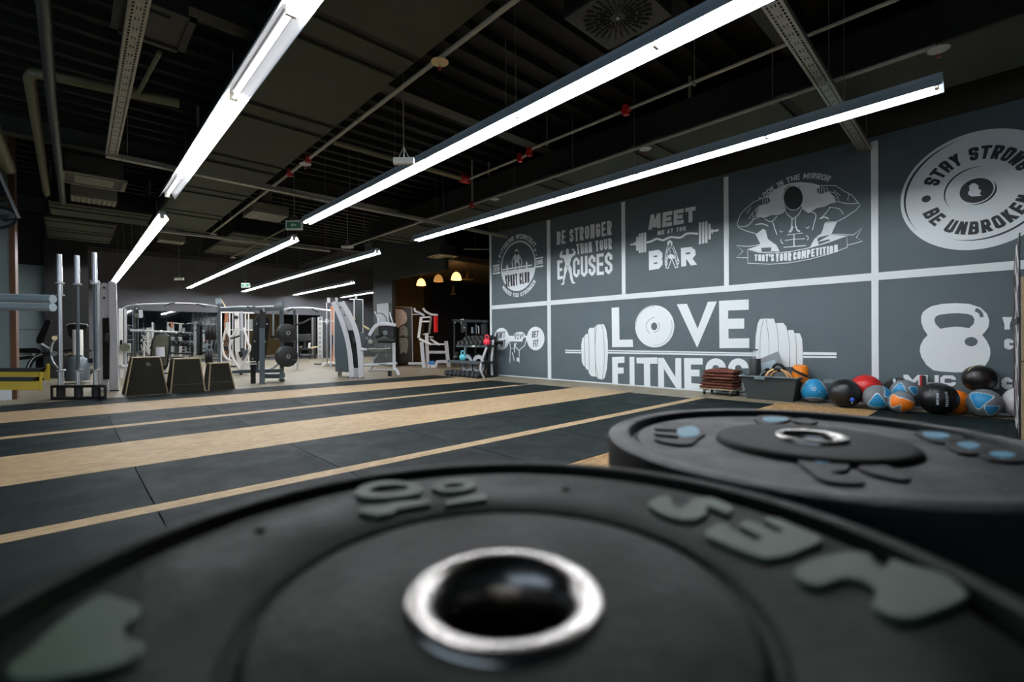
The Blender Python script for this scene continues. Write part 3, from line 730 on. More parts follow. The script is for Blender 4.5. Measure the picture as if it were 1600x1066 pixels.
# --- be stronger than your excuses
A = panel(5.05, 6.85, 1.71, 3.43, 'grey mural panel reading be stronger than your excuses')
c = C(860, 340, .1032)
text(A, 'BE STRONGER', tr_(c, '97,215 928,40 932,262 100,417'), t=.17, gap=.1)
text(A, 'THAN YOUR', tr_(c, '390,405 930,308 935,475 402,562'), t=.17, gap=.1)
text(A, 'E', tr_(c, '103,652 187,640 190,928 108,946'), t=.16, k=0)
text(A, 'CUSES', tr_(c, '342,610 938,518 942,850 346,914'), t=.15, gap=.06)
A.poly('artwork', 'mural_white', tr_(c, '240,480 262,470 282,480 282,520 276,545 300,556 330,548 352,530 346,490 322,495 325,478 345,470 360,478 385,520 388,545 370,575 345,590 325,605 300,690 300,725 262,738 225,730 222,690 200,620 170,620 142,598 140,570 158,520 185,502 200,510 182,525 178,560 205,572 235,565 245,545 238,515'), 1)
A.poly('artwork', 'mural_white', tr_(c, '222,728 262,748 262,790 238,850 232,880 212,960 214,1005 190,1020 165,1022 163,1012 192,985 196,900 208,850 206,780'), 1)
A.poly('artwork', 'mural_white', tr_(c, '266,748 302,722 325,770 330,850 345,930 350,968 380,985 378,998 335,1003 325,985 300,920 298,880 275,800'), 1)
A.done()

# --- meet me at the bar
A = panel(3.15, 4.97, 1.71, 3.42, 'grey mural panel reading meet me at the bar with a bent barbell')
c = C(980, 310, .11261)
text(A, 'MEET', tr_(c, '312,232 950,110 955,318 292,440'), t=.27, gap=.1, k=0, fut=True)
text(A, 'ME AT THE', tr_(c, '425,452 818,386 820,445 418,515'), t=.26, gap=.16, k=0, fut=True)
text(A, 'B', tr_(c, '300,735 490,705 492,970 304,1000'), t=.28, k=.12)
text(A, 'R', tr_(c, '745,690 940,668 965,922 750,950'), t=.28, k=.12)
A.strip('artwork', 'mural_white', tr_(c, '270,612 340,595 410,562 500,580 600,540 740,545 830,490 985,492'), 3.2, 0, sm=4)
for x, y0_, y1_ in ((142, 545, 715), (176, 500, 748), (212, 492, 742), (250, 485, 738), (1012, 345, 625), (1056, 338, 618), (1100, 330, 610), (1145, 365, 560)):
    A.strip('artwork', 'mural_white', [c(x, y0_), c(x, y1_)], 3.7, 1); A.ellipse('artwork', 'mural_white', c(x, y0_), 1.85, 1.6, 1, 12); A.ellipse('artwork', 'mural_white', c(x, y1_), 1.85, 1.6, 1, 12)
A.strip('artwork', 'mural_white', tr_(c, '45,645 130,628'), 3, 0); A.strip('artwork', 'mural_white', tr_(c, '1160,460 1270,440'), 3.4, 0); A.strip('artwork', 'mural_white', tr_(c, '110,600 112,660'), 1.6); A.strip('artwork', 'mural_white', tr_(c, '1178,425 1180,495'), 2)
# woman bending as the letter A
A.poly('artwork', 'mural_white', tr_(c, '552,620 575,585 600,578 628,605 630,650 615,670 605,650 608,625 580,628 582,655 565,660'), 1)
A.poly('artwork', 'mural_white', tr_(c, '580,785 600,768 635,780 660,800 650,835 615,845 580,835 565,800'), 1)
for s_, wd in (('560,665 548,720 532,800 528,880', 1.2), ('575,690 560,760 545,850', .9), ('640,665 665,720 700,820 715,880', 1.2), ('625,690 650,740 680,840', .9), ('570,815 548,880 540,965', 1.1), ('615,845 590,920 570,970', 1.2), ('620,840 650,910 672,965', 1.2), ('655,815 685,890 700,955', 1.1), ('575,670 620,690', .9), ('590,690 600,760', .9), ('535,965 575,972', 1.3), ('665,968 712,950', 1.3)):
    A.strip('artwork', 'mural_white', tr_(c, s_), wd, 1, sm=3)
A.ellipse('artwork', 'mural_white', c(543, 905), 2.2, 4.6, 1, 20, inner=.55); A.ellipse('artwork', 'mural_white', c(705, 880), 2.2, 4.6, 1, 20, inner=.55)
A.done()

# --- look in the mirror
A = panel(1.265, 3.075, 1.71, 3.41, 'grey mural panel of a faceless flexing bodybuilder with a ribbon')
c = C(1140, 180, .22518)
A.poly('artwork', 'mural_white', tr_(c, '185,700 200,650 225,600 260,562 310,520 360,492 420,472 490,464 560,470 610,482 650,500 690,530 725,570 742,610 700,660 560,700 380,700 280,715'))
A.poly('artwork', 'mural_white', tr_(c, '180,826 240,790 330,900 345,948 290,946 215,898')); A.poly('artwork', 'mural_white', tr_(c, '665,750 745,742 705,828 610,850 612,912 552,922 590,850'))
body = tr_(c, '345,945 325,905 265,862 250,805 236,790 190,825 110,802 60,778 54,752 75,690 110,652 165,605 200,590 232,572 275,570 286,600 265,620 225,625 205,630 190,660 178,705 215,705 240,712 290,692 345,690 375,675 390,655 378,620 366,570 380,512 410,488 450,484 490,500 512,540 517,580 502,625 505,650 550,678 600,645 660,632 700,612 755,600 752,572 725,538 690,532 640,550 610,545 604,515 630,490 700,488 740,490 790,525 850,555 885,600 905,625 880,658 800,712 740,742 680,742 662,750 658,790 640,822 590,862 570,900 556,930')
A.poly('artwork', 'mural_grey', body, 1); A.strip('artwork', 'mural_white', body, 1.15, 2)
A.ellipse('artwork', 'mural_white', c(443, 575), 16, 19.8, 2, 36, inner=.93); A.ellipse('artwork', 'mural_dark', c(443, 575), 14.2, 18, 2, 36)
for s_, wd in (('390,665 402,690 440,720', 1.2), ('500,650 480,690 440,720', 1.2), ('435,715 430,780 412,812', 1.6), ('458,715 460,780 490,808', 1.6), ('412,812 430,805 440,770', 2.2), ('490,808 470,800 462,770', 2.2), ('245,720 290,740 330,700', 1.2), ('300,740 315,790 330,830', 1.4), ('560,670 600,690 585,760 575,800', 1.4), ('640,710 660,690 700,640', 1.1),
               ('350,800 358,812 370,805', 1.2), ('530,778 545,785 552,772', 1.2), ('448,825 448,910', 1.8), ('400,832 450,826 510,818', 1.1), ('385,870 448,862 525,858', 1.1), ('375,918 448,912 530,905', 1.3), ('355,860 362,885 375,890', 1.3), ('530,835 548,850 540,868', 1.3), ('250,800 265,870 330,930 345,945', 1.6), ('660,760 640,822 585,880 560,925', 1.6),
               ('65,770 120,770 165,725 160,690', 1.2), ('165,725 190,715 215,705', 1.1), ('180,760 230,755 270,770', 1.6), ('195,640 160,680 135,720', 1.0), ('150,640 120,680', .9), ('230,580 235,620', 1.1), ('247,578 252,618', 1.1), ('262,576 268,612', 1.1), ('625,500 622,545', 1.1), ('640,498 640,545', 1.1), ('655,498 660,545', 1.1), ('672,500 685,535', 1.1),
               ('755,600 820,615 890,612', 1.2), ('690,640 760,650 790,690', 1.1), ('625,720 660,708 690,722', 1.8), ('700,545 740,580', 1.0), ('720,520 770,560', 1.0), ('830,545 820,590', 1.0)):
    A.strip('artwork', 'mural_white', tr_(c, s_), wd, 2, sm=3)
rib = tr_(c, '128,932 200,952 300,958 420,948 560,920 690,882 815,838 818,918 700,962 560,1000 420,1025 280,1035 128,1028')
A.poly('artwork', 'mural_white', tr_(c, '128,930 215,900 292,893 292,950 200,948'), 2); A.poly('artwork', 'mural_white', tr_(c, '612,880 700,830 815,838 720,872 612,905'), 2)
A.poly('artwork', 'mural_grey', tr_(c, '220,922 290,918 290,948 225,948'), 3); A.poly('artwork', 'mural_grey', tr_(c, '618,880 690,862 700,870 618,900'), 3)
A.poly('artwork', 'mural_grey', rib, 3); A.strip('artwork', 'mural_white', rib, 1.15, 4, closed=True)
A.strip('artwork', 'mural_white', tr_(c, '128,990 50,988 95,945 48,905 130,912 215,898 292,892'), 1.1, 2); A.strip('artwork', 'mural_white', tr_(c, '610,838 700,825 860,832 920,782 880,850 922,875 818,903'), 1.1, 2)
tb = [(175, 1012, 968), (330, 1018, 962), (470, 1008, 948), (610, 985, 928), (752, 950, 898)]
for i, wd_ in enumerate(("THAT'S", "YOUR", "COMPETITION")):
    xa, xb = ((175, 310), (322, 430), (443, 752))[i]
    def bl(x, w_):
        for (x0_, b0_, t0_), (x1_, b1_, t1_) in zip(tb, tb[1:]):
            if x0_ <= x <= x1_: f = (x-x0_)/(x1_-x0_); return (b0_+(b1_-b0_)*f, t0_+(t1_-t0_)*f)[w_]
    text(A, wd_, [c(xa, bl(xa, 1)), c(xb, bl(xb, 1)), c(xb, bl(xb, 0)), c(xa, bl(xa, 0))], t=.2, gap=.1, lay=4)
# arched caption
cc = A.wp(c(470, 770), 0); rr = (A.wp(c(470, 466), 0)-cc).length
ctr = (cc.y, cc.z)
arctext(A, 'LOOK IN THE MIRROR', ctr, rr*1.05, rr*.125, 135, 55, t=.2, gap=.12)
A.done()

# --- stay strong and be unbroken
A = panel(-.7, 1.19, 1.71, 3.40, 'mural panel of a big white weight plate reading stay strong')
c = C(1380, 190, .19696)
cc = A.wp(c(738, 548), 0); ctr = (cc.y, cc.z)
rl = A.wp(c(137, 630), 0).y - cc.y
r = rl
A.wpoly('artwork', 'mural_white', [(ctr[0]-r*math.cos(R(a)), ctr[1]+r*math.sin(R(a))) for a in range(0, 360, 5)])
A.wring('artwork', 'mural_dark', ctr, r*.92, r*.955, 1, 100, 215, taper=True); A.wring('artwork', 'mural_dark', ctr, r*.82, r*.85, 1, 250, 350, taper=True)
A.wring('artwork', 'mural_dark', ctr, r*.385, r*.41, 1, 75, 215, taper=True); A.wring('artwork', 'mural_dark', ctr, r*.22, r*.25, 1, 250, 390, taper=True)
A.wpoly('artwork', 'mural_dark', [(ctr[0]-r*.205*math.cos(R(a)), ctr[1]+r*.205*math.sin(R(a))) for a in range(0, 360, 8)], 1)
for s_ in (-1, 1): A.wpoly('artwork', 'mural_dark', [(ctr[0]-s_*r*.64-r*.062*math.cos(R(a)), ctr[1]+r*.062*math.sin(R(a))) for a in range(0, 360, 15)], 1)
arctext(A, 'STAY STRONG', ctr, r*.52, r*.22, 158, 22, m='mural_dark', lay=1, t=.22, gap=.13, k=.06)
arctext(A, 'BE UNBROKEN', ctr, r*.74, r*.22, 200, 340, m='mural_dark', lay=1, t=.22, gap=.13, k=.06, below=True)
q = r*.15
text(A, '&', tr_(c, '672,492 770,490 778,590 676,598'), lay=2, t=.24, k=.1)
A.done()

# --- don't sit get fit
A = panel(6.95, 8.80, .02, 1.612, 'grey mural panel of a fist gripping a dumbbell with two white discs')
c = C(760, 480, .11257)
A.ellipse('artwork', 'mural_white', c(212, 441), 105*.11257, 154*.11257); A.ellipse('artwork', 'mural_white', c(684, 436), 123*.11257, 164*.11257)
text(A, "DON'T", tr_(c, '140,345 262,335 258,428 134,438'), m='mural_dark', lay=1, t=.14, gap=.1, k=.1); text(A, 'SIT', tr_(c, '205,460 268,452 258,545 200,552'), m='mural_dark', lay=1, t=.16, gap=.1, k=.1)
text(A, 'GET', tr_(c, '638,335 728,326 715,420 632,428'), m='mural_dark', lay=1, t=.15, gap=.1, k=.1); text(A, 'FIT', tr_(c, '655,460 725,450 712,545 650,552'), m='mural_dark', lay=1, t=.15, gap=.1, k=.1)
A.poly('artwork', 'mural_white', tr_(c, '300,395 370,400 385,375 420,350 455,345 500,345 535,375 545,400 575,400 575,478 545,470 500,480 380,478 310,480'))
for x, y in ((382, 385), (412, 392), (445, 385), (478, 398), (508, 390)): A.ellipse('artwork', 'mural_grey', c(x, y), 1.5, 2.4, 1, 12, inner=.45)
for x, y in ((405, 430), (440, 435), (476, 425)): A.ellipse('artwork', 'mural_grey', c(x, y), 1.0, 1.6, 1, 10)
A.poly('artwork', 'mural_grey', tr_(c, '500,480 515,430 545,420 552,470'), 1)
for s_, wd in (('325,480 335,570 325,775', 1.1), ('335,572 385,572', .8), ('395,500 390,560 390,630', 1.5), ('360,630 388,745', 1.3), ('415,495 398,545 450,600', 1.4), ('555,440 535,530 455,600 458,690', 1.1), ('458,750 460,775', .9)):
    A.strip('artwork', 'mural_white', tr_(c, s_), wd)
A.poly('artwork', 'mural_white', tr_(c, '420,700 460,698 460,752 422,755'))
A.done()

# --- love fitness
A = panel(1.265, 6.85, .02, 1.612, 'wide grey mural panel reading love fitness with a loaded barbell')
c = C(760, 440, .3875)
A.poly(A.word(), 'mural_white', tr_(c, '505,106 535,104 537,235 590,234 592,264 507,265'))
A.ellipse('artwork', 'mural_white', c(679, 181), 79*.3875, 85*.3875)
A.ellipse('artwork', 'mural_grey', c(679, 181), 71*.3875, 77*.3875, 1, 40, 268, 380, inner=.985); A.ellipse('artwork', 'mural_grey', c(679, 181), 76*.3875, 82*.3875, 1, 40, 90, 180, inner=.985)
A.ellipse('artwork', 'mural_grey', c(677, 181), 12.5*.3875, 15.5*.3875, 1); A.ellipse('artwork', 'mural_grey', c(677, 181), 32*.3875, 36*.3875, 1, 30, 90, 230, inner=.95); A.ellipse('artwork', 'mural_grey', c(677, 181), 22*.3875, 25*.3875, 1, 30, 270, 400, inner=.93)
A.poly(A.word(), 'mural_white', tr_(c, '768,92 809,90 852,190 850,267')); A.poly('lettering#%d' % (A.n), 'mural_white', tr_(c, '930,80 893,82 852,190 850,267'))
A.poly(A.word(), 'mural_white', tr_(c, '938,78 1058,72 1058,114 975,117 975,150 1040,149 1040,190 976,191 977,230 1060,229 1060,268 940,269'))
A.poly(A.word(), 'mural_white', tr_(c, '507,305 557,303 557,328 530,329 530,347 554,347 554,371 530,372 531,412 508,414'))
A.poly(A.word(), 'mural_white', tr_(c, '577,304 597,304 598,419 578,417'))
A.poly(A.word(), 'mural_white', tr_(c, '605,307 690,306 690,332 660,332 661,424 636,422 635,331 606,330'))
A.poly(A.word(), 'mural_white', tr_(c, '692,308 714,307 762,385 762,309 786,309 787,433 766,431 716,352 717,427 693,426'))
A.poly(A.word(), 'mural_white', tr_(c, '797,309 872,309 872,335 825,335 825,355 860,356 860,383 826,382 827,410 872,413 872,439 799,434'))
for x in (925, 1016):
    for y, a0, a1 in ((350, 0, 270), (408, -180, 90)): A.ellipse(A.word() if y == 350 else 'lettering#%d' % A.n, 'mural_white', c(x, y), 41*.3875, 40*.3875, 0, 30, a0, a1, inner=.33)
A.poly('artwork', 'mural_white', tr_(c, '318,275 383,276 383,281 318,280')); A.poly('artwork', 'mural_white', tr_(c, '318,283 383,284 383,290 318,289'))
A.poly('artwork', 'mural_white', tr_(c, '483,276 1105,287 1105,293 483,281')); A.poly('artwork', 'mural_white', tr_(c, '483,284 1105,295 1105,302 483,290'))
A.poly('artwork', 'mural_white', tr_(c, '1278,284 1412,286 1412,297 1278,296')); A.poly('artwork', 'mural_white', tr_(c, '1278,300 1412,301 1412,309 1278,308'))
for k_, q in enumerate(('383,255 388,228 396,222 398,340 392,340 385,322', '395,222 402,212 413,211 416,357 406,356 397,342', '411,196 418,187 438,186 440,384 424,382 413,368', '437,185 446,174 474,172 484,195 490,240 491,290 487,350 478,388 468,396 450,392 438,375',
                           '1084,290 1086,225 1094,170 1103,152 1120,149 1160,150 1168,178 1172,250 1170,345 1105,348 1092,330', '1166,168 1197,167 1210,182 1220,230 1222,345 1172,345', '1216,196 1238,196 1246,215 1249,345 1224,345', '1246,208 1264,209 1273,230 1277,290 1276,345 1250,345')):
    A.poly('artwork', 'mural_white', tr_(c, q), 1)
for s_ in ('396,222 399,340', '413,211 416,356', '438,186 441,384', '447,174 440,230 441,330 452,392', '466,172 474,220 476,330 468,395', '1120,150 1106,210 1104,330', '1166,150 1178,240 1176,345', '1212,185 1222,250 1224,345', '1244,200 1251,260 1251,345', '1128,150 1140,240 1138,345'):
    A.strip('artwork', 'mural_dark', tr_(c, s_), .5, 2, sm=3)
A.done()

# --- kettlebell
A = panel(-.7, 1.19, .02, 1.612, 'grey mural panel with a big white kettlebell')
c = C(1320, 460, .21572)
A.poly('artwork', 'mural_white', tr_(c, '600,295 570,250 554,205 553,160 566,130 590,108 630,86 700,70 800,64 900,69 980,95 1030,140 1047,190 1040,240 1010,280 995,293 1030,340 1052,390 1055,430 1045,475 1015,520 960,548 900,562 800,566 700,560 640,550 590,510 555,455 543,410 548,370 568,330'))
A.poly('artwork', 'mural_grey', tr_(c, '692,250 658,215 648,185 660,160 690,147 760,139 820,137 890,142 925,156 939,180 932,215 900,245 850,237 800,234 740,240'), 1)
A.strip('artwork', 'mural_grey', tr_(c, '945,112 968,120 985,138 994,165'), 6, 1, sm=3); A.ellipse('artwork', 'mural_grey', c(915, 343), 10.2, 7.2, 1, 28)
text(A, 'MUC', tr_(c, '425,582 805,588 805,668 425,655'), t=.3, gap=.1, k=.15); text(A, 'NC', tr_(c, '1040,598 1215,602 1215,690 1040,682'), t=.3, gap=.12, k=.15)
text(A, 'YO', tr_(c, '1140,165 1300,165 1300,258 1140,255'), t=.3, gap=.1, k=.1); text(A, 'CA', tr_(c, '1155,318 1300,318 1300,408 1155,402'), t=.3, gap=.1, k=.2)
A.done()
# ------------------------------------------------------------------ the two bumper plates in front of the camera
PZ = .788
P1, P2 = Vector((.140, .155, PZ)), Vector((.610, .157, PZ))
def oplane(pts, c, z): return [onz(*c(*p), z) for p in pts]
def pp(s): return [tuple(float(v) for v in q.split(',')) for q in s.split()]
def ringprism(m, outer, inner, d):
    n = len(outer); o = [Vector(p) for p in outer]; i_ = [Vector(p) for p in inner]; d = Vector(d)
    V = o + i_ + [p+d for p in o] + [p+d for p in i_]; fs = []
    for k in range(n):
        j = (k+1) % n
        fs += [(k, j, n+j, n+k), (2*n+k, 3*n+k, 3*n+j, 2*n+j), (k, 2*n+k, 2*n+j, j), (n+k, n+j, 3*n+j, 3*n+k)]
    m.add(V, fs)
def resample(pts, n):
    P = [Vector(p) for p in pts]; L = [0]
    for a, b_ in zip(P, P[1:]+P[:1]): L.append(L[-1]+(b_-a).length)
    out = []
    for k in range(n):
        t = L[-1]*k/n; i = max(j for j in range(len(L)) if L[j] <= t+1e-9); i = min(i, len(P)-1)
        f = (t-L[i])/max(L[i+1]-L[i], 1e-9); out.append(P[i].lerp(P[(i+1) % len(P)], f))
    return out
def bumper(center, profile, name_mat, label, hole=.0255, th=.085):
    root = thing('bumper_plate', center - Z*th, label, 'weight plate', 'bumper plates in front')
    MB().lathe(profile, 160, center, closed=True).build('rubber_disc', name_mat, root, angle=50)
    return root
pl1 = bumper(P1, [(.0257, -.085), (.0257, -.0245), (.0325, -.0245), (.0325, -.008), (.036, -.0055), (.036, -.003), (.100, -.0032), (.1035, -.0042), (.1055, -.0085), (.1095, -.0085), (.1115, -.006), (.1135, -.0046), (.150, -.0045), (.1955, -.0045), (.1975, -.0065), (.199, -.014), (.2065, -.0145), (.2085, -.006), (.2095, -.001), (.2115, 0), (.219, 0), (.2225, -.0015), (.2245, -.005), (.2255, -.012), (.2255, -.073), (.2235, -.081), (.218, -.085)], 'plate_rubber',
             'nearest black bumper plate, filling the bottom of the photo, with grey raised lettering')
RING = [(.0255, -.024), (.0256, -.019), (.0268, -.013), (.0290, -.007), (.0315, -.0028), (.0340, -.0006), (.0360, .0003), (.0405, .0003), (.0428, -.0005), (.0440, -.002), (.0445, -.004), (.034, -.006), (.032, -.024)]
MB().lathe(RING, 96, P1, closed=True).build('steel_bushing', 'ring_steel', pl1, angle=60)
LZ = PZ-.0015; DOWN = Vector((0, 0, -.0035))
cB, cA, cC_ = C(500, 720, .375), C(920, 630, .425), C(0, 700, .3434)
def letter(root, c, outer, inner=None, m='plate_letter', z=LZ, d=DOWN, n=48, sm=3):
    o = smooth_path(oplane(pp(outer), c, z), sm, True) if sm else oplane(pp(outer), c, z)
    mb = MB()
    if inner:
        o = resample(o, n); i_ = resample(smooth_path(oplane(pp(inner), c, z), 3, True), n)
        k = min(range(n), key=lambda q: (i_[q]-o[0]).length); i_ = i_[k:]+i_[:k]
        ringprism(mb, o, i_, d)
    else: mb.prism(o, d)
    return mb.build('raised_letter', m, root, bevel=.0008, seg=2)
letter(pl1, cB, '145,130 165,106 230,86 320,82 400,92 428,112 410,135 350,148 250,155 180,153 150,143', '207,120 250,104 330,100 368,107 340,122 260,131 220,129')
letter(pl1, cB, '158,196 205,186 262,182 300,172 380,165 458,160 462,178 390,190 320,202 300,218 240,228 166,214', sm=0)
letter(pl1, cB, '466,104 500,88 560,79 605,74 642,86 650,100 620,120 560,128 500,125 470,116', '512,104 560,93 602,99 562,113 530,112')
letter(pl1, cB, '518,166 590,148 660,131 690,137 704,150 690,161 600,172 530,181', sm=0)
letter(pl1, cA, '222,362 262,340 302,342 306,368 330,384 360,372 386,350 440,344 505,366 530,390 505,404 455,384 432,380 436,400 405,424 340,426 270,406 230,382')
letter(pl1, cA, '425,470 480,436 512,442 522,460 612,503 642,494 550,448 566,430 594,424 690,474 720,466 640,428 662,415 704,424 855,490 860,508 742,558 650,572 542,536 436,490', sm=0)
letter(pl1, cA, '755,618 790,586 870,560 960,542 1035,556 1052,590 1090,606 1112,572 1180,592 1300,622 1380,680 1392,712 1290,760 1180,790 1084,770 1042,730 1062,690 1020,656 940,640 860,668 790,655')
letter(pl1, cC_, '478,662 560,690 632,716 618,765 560,806 572,860 648,882 642,924 540,990 320,1036 110,1060 20,1010 140,905 290,770 400,694')
for x, y in ((1025, 122), (1185, 375)):
    q = onz(*(cB(x, y) if x < 1100 else cC_(x, y)), PZ-.0045)
    MB().ball(q, .0035, 16, 8, (1, 1, .5)).build('rubber_pip', 'plate_rubber', pl1)

pl2 = bumper(P2, [(.0256, -.085), (.0256, -.021), (.032, -.021), (.032, -.011), (.150, -.0105), (.189, -.0105), (.191, -.013), (.1955, -.0135), (.198, -.009), (.1995, -.004), (.2015, -.0025), (.216, -.0025), (.2235, -.0055), (.2245, -.009), (.2245, -.078), (.2225, -.083), (.217, -.085)], 'plate_rubber_dark',
             'second black bumper plate behind the nearest one, with blue painted lettering')
MB().lathe([(.034, -.004), (.088, -.0035), (.094, -.0042), (.097, -.0065), (.0985, -.0104), (.034, -.0108)], 120, P2, closed=True).build('hub_disc', 'hub_rubber', pl2, angle=50)
RING2 = [(.0255, -.02), (.0255, -.010), (.0265, -.004), (.0285, -.001), (.0315, .0004), (.0345, .0003), (.0358, -.0015), (.0360, -.004), (.033, -.006), (.032, -.02)]
MB().lathe(RING2, 80, P2, closed=True).build('steel_bushing', 'ring_steel', pl2, angle=60)
L2 = PZ-.0075
def letter2(dark, blue=()):
    o = letter(pl2, cA, dark, None, 'plate_letter_dark', L2, Vector((0, 0, -.003)), sm=2)
    for b_ in blue:
        MB().prism(smooth_path(oplane(pp(b_), cA, L2+.0006), 2, True), Vector((0, 0, -.0006))).build('letter_paint', 'plate_letter_blue', o, smooth=False)
letter2('250,88 330,86 385,84 415,96 428,112 400,130 380,148 320,150 246,134 250,126 310,132 330,122 248,114 250,104 330,106 330,98 250,95', ('332,92 380,84 405,98 400,118 350,124 325,108',))
letter2('608,50 660,44 735,50 745,60 700,72 640,76 618,66', ('640,52 700,50 735,58 690,68 650,66',))
letter2('748,58 800,54 842,68 815,76 760,70')
letter2('1195,108 1240,100 1320,108 1380,125 1350,145 1270,140', ('1230,106 1300,108 1330,120 1290,130 1240,122',))
letter2('1310,145 1390,132 1470,150 1500,165 1440,185 1360,180', ('1350,148 1400,142 1440,155 1400,168',))
letter2('1430,180 1500,168 1590,180 1620,205 1560,215 1470,205', ('1470,182 1530,178 1570,190 1520,200',))
letter2('765,208 830,196 900,205 955,222 950,245 890,252 930,265 1010,280 1000,295 900,290 840,272 815,250', ('820,203 880,204 905,214 850,220',))
letter2('990,230 1060,222 1130,240 1185,272 1150,282 1080,268 1020,250')
# the bench both plates lie on
bt = PZ-.085
bn = thing('storage_bench', (.375, .156, 0), 'black steel storage bench carrying the two bumper plates', 'bench')
MB().box2((-.05, -.02, bt-.05), (.80, .33, bt)).build('bench_top', 'black_steel', bn, smooth=False, bevel=.006)
for x in (0, .75):
    for y in (.03, .28): MB().box2((x-.025, y-.025, 0), (x+.025, y+.025, bt-.05)).build('leg', 'black_steel', bn, smooth=False)
MB().box2((.02, .1, .15), (.73, .2, .18)).build('stretcher', 'black_steel', bn, smooth=False)

# ------------------------------------------------------------------ things along the mural wall
# towels on a dolly
dl = thing('dolly', (7.38, 3.12, 0), 'small wooden dolly on casters carrying the brown towels', 'dolly')
MB().box2((7.20, 2.86, .085), (7.56, 3.38, .105)).build('board', 'ply_edge', dl, smooth=False, bevel=.003)
for x in (7.245, 7.515):
    for y in (2.92, 3.32):
        w_ = MB().lathe([(0, -.012), (.026, -.012), (.03, -.008), (.03, .008), (.026, .012), (0, .012)], 20, (x, y, .03), (Vector((1, 0, 0)), Z, Vector((0, 1, 0)))).build('caster', 'black_rubber', dl)
        MB().box2((x-.014, y-.018, .05), (x+.014, y+.018, .085)).build('caster_fork', 'galvanised', w_, smooth=False)
zc = .105
NM = ['lowest', 'second from the bottom', 'third from the bottom', 'third from the top', 'second from the top', 'topmost']
for i in range(6):
    hh = .046 if i < 5 else .062; y0, y1 = 2.875+.006*(i % 2)-.004*i, 3.385-.012*i+.008*(i % 2); x0, x1 = 7.205+.01*(i % 3), 7.555
    m = MB(); nx, ny = 8, 18; top = []; bot = []
    for a in range(nx+1):
        for b_ in range(ny+1):
            u, v = a/nx, b_/ny
            ed = min(1, 6*min(u, 1-u)+.25)*min(1, 9*min(v, 1-v)+.3)
            wob = .004*math.sin(9*v+i*1.7)+.003*math.sin(7*u+2*i)
            if i == 5: wob += .018*math.exp(-((v-.55)/.22)**2)
            X, Y = x0+(x1-x0)*u, y0+(y1-y0)*v
            top.append((X, Y, zc+hh*(.55+.42*ed)+wob*ed)); bot.append((X+.006*(.5-u), Y, zc+.001+(hh*.18)*(1-ed)))
    W1 = ny+1; fs = []; nT = len(top)
    for a in range(nx):
        for b_ in range(ny):
            q = (a*W1+b_, (a+1)*W1+b_, (a+1)*W1+b_+1, a*W1+b_+1); fs.append(q); fs.append(tuple(nT+k for k in q[::-1]))
    rim = [b_ for b_ in range(ny+1)] + [a*W1+ny for a in range(1, nx+1)] + [nx*W1+b_ for b_ in range(ny-1, -1, -1)] + [a*W1 for a in range(nx-1, 0, -1)]
    for a, b_ in zip(rim, rim[1:]+rim[:1]): fs.append((a, b_, nT+b_, nT+a))
    m.add(top+bot, fs); o = m.build('folded_towel', 'towel_brown', root=(7.38, 3.12, zc), angle=80)
    tag(o, 'folded brown towel, %s of the stack on the dolly' % NM[i], 'towel', 'brown towels on the dolly'); zc += hh*.97+.001

# plastic storage crates
def crate(label, x0, x1, y0, y1, h, fl=.06):
    root = thing('storage_crate', ((x0+x1)/2, (y0+y1)/2, 0), label, 'crate', 'plastic crates by the mural wall')
    o = [(x0+fl, y0+fl, 0), (x1-fl, y0+fl, 0), (x1-fl, y1-fl, 0), (x0+fl, y1-fl, 0)]; t = [(x0, y0, h), (x1, y0, h), (x1, y1, h), (x0, y1, h)]
    k = .012; ti = [(x0+k, y0+k, h), (x1-k, y0+k, h), (x1-k, y1-k, h), (x0+k, y1-k, h)]; bi = [(x0+fl+k, y0+fl+k, .01), (x1-fl-k, y0+fl+k, .01), (x1-fl-k, y1-fl-k, .01), (x0+fl+k, y1-fl-k, .01)]
    fs = [(0, 1, 2, 3)]
    for i in range(4):
        j = (i+1) % 4; fs += [(i, j, 4+j, 4+i), (4+i, 4+j, 8+j, 8+i), (8+i, 8+j, 12+j, 12+i)]
    fs.append((12, 13, 14, 15))
    MB().add(o+t+ti+bi, fs).build('tub', 'crate_plastic', root, bevel=.006, smooth=False)
    m = MB(); r = .022
    m.box2((x0-r, y0-r, h-.012), (x0+.004, y1+r, h+.004)).box2((x1-.004, y0-r, h-.012), (x1+r, y1+r, h+.004)).box2((x0, y0-r, h-.012), (x1, y0+.004, h+.004)).box2((x0, y1-.004, h-.012), (x1, y1+r, h+.004))
    m.build('rim', 'crate_rim', root, smooth=False, bevel=.003)
    MB().box2((x0-.026, (y0+y1)/2-.07+.1, h-.045), (x0-.004, (y0+y1)/2+.07+.1, h+.002)).build('handle', 'crate_rim', root, smooth=False, bevel=.004)
    return root
crate('dark grey plastic crate holding the roller, straps and wooden rings', 7.12, 7.56, 2.0, 2.72, .335)
crate('black plastic crate behind the blue and black medicine balls', 7.42, 7.575, 1.49, 1.68, .31, .02)
def box_thing(name, label, cat, pts, d, m, root=None, bev=.003):
    o = MB().prism(pts, d).build(name, m, root=root or pts[0], smooth=False, bevel=bev); return tag(o, label, cat)
fr = thing('foam_roller', (7.28, 2.60, .015), 'black foam roller standing upright in the grey crate', 'foam roller')
MB().lathe([(.02, 0), (.072, 0), (.075, .004), (.075, .556), (.072, .56), (.02, .56)], 32, (7.27, 2.575, .015), closed=True).build('foam_tube', 'black_pad', fr)
pm = thing('hand_pump', (7.45, 2.66, .015), 'thin silver hand pump with T handle behind the foam roller', 'pump')
MB().tube([(7.45, 2.66, .015), (7.45, 2.66, .45)], .018, 10).build('barrel', 'chrome_dark', pm)
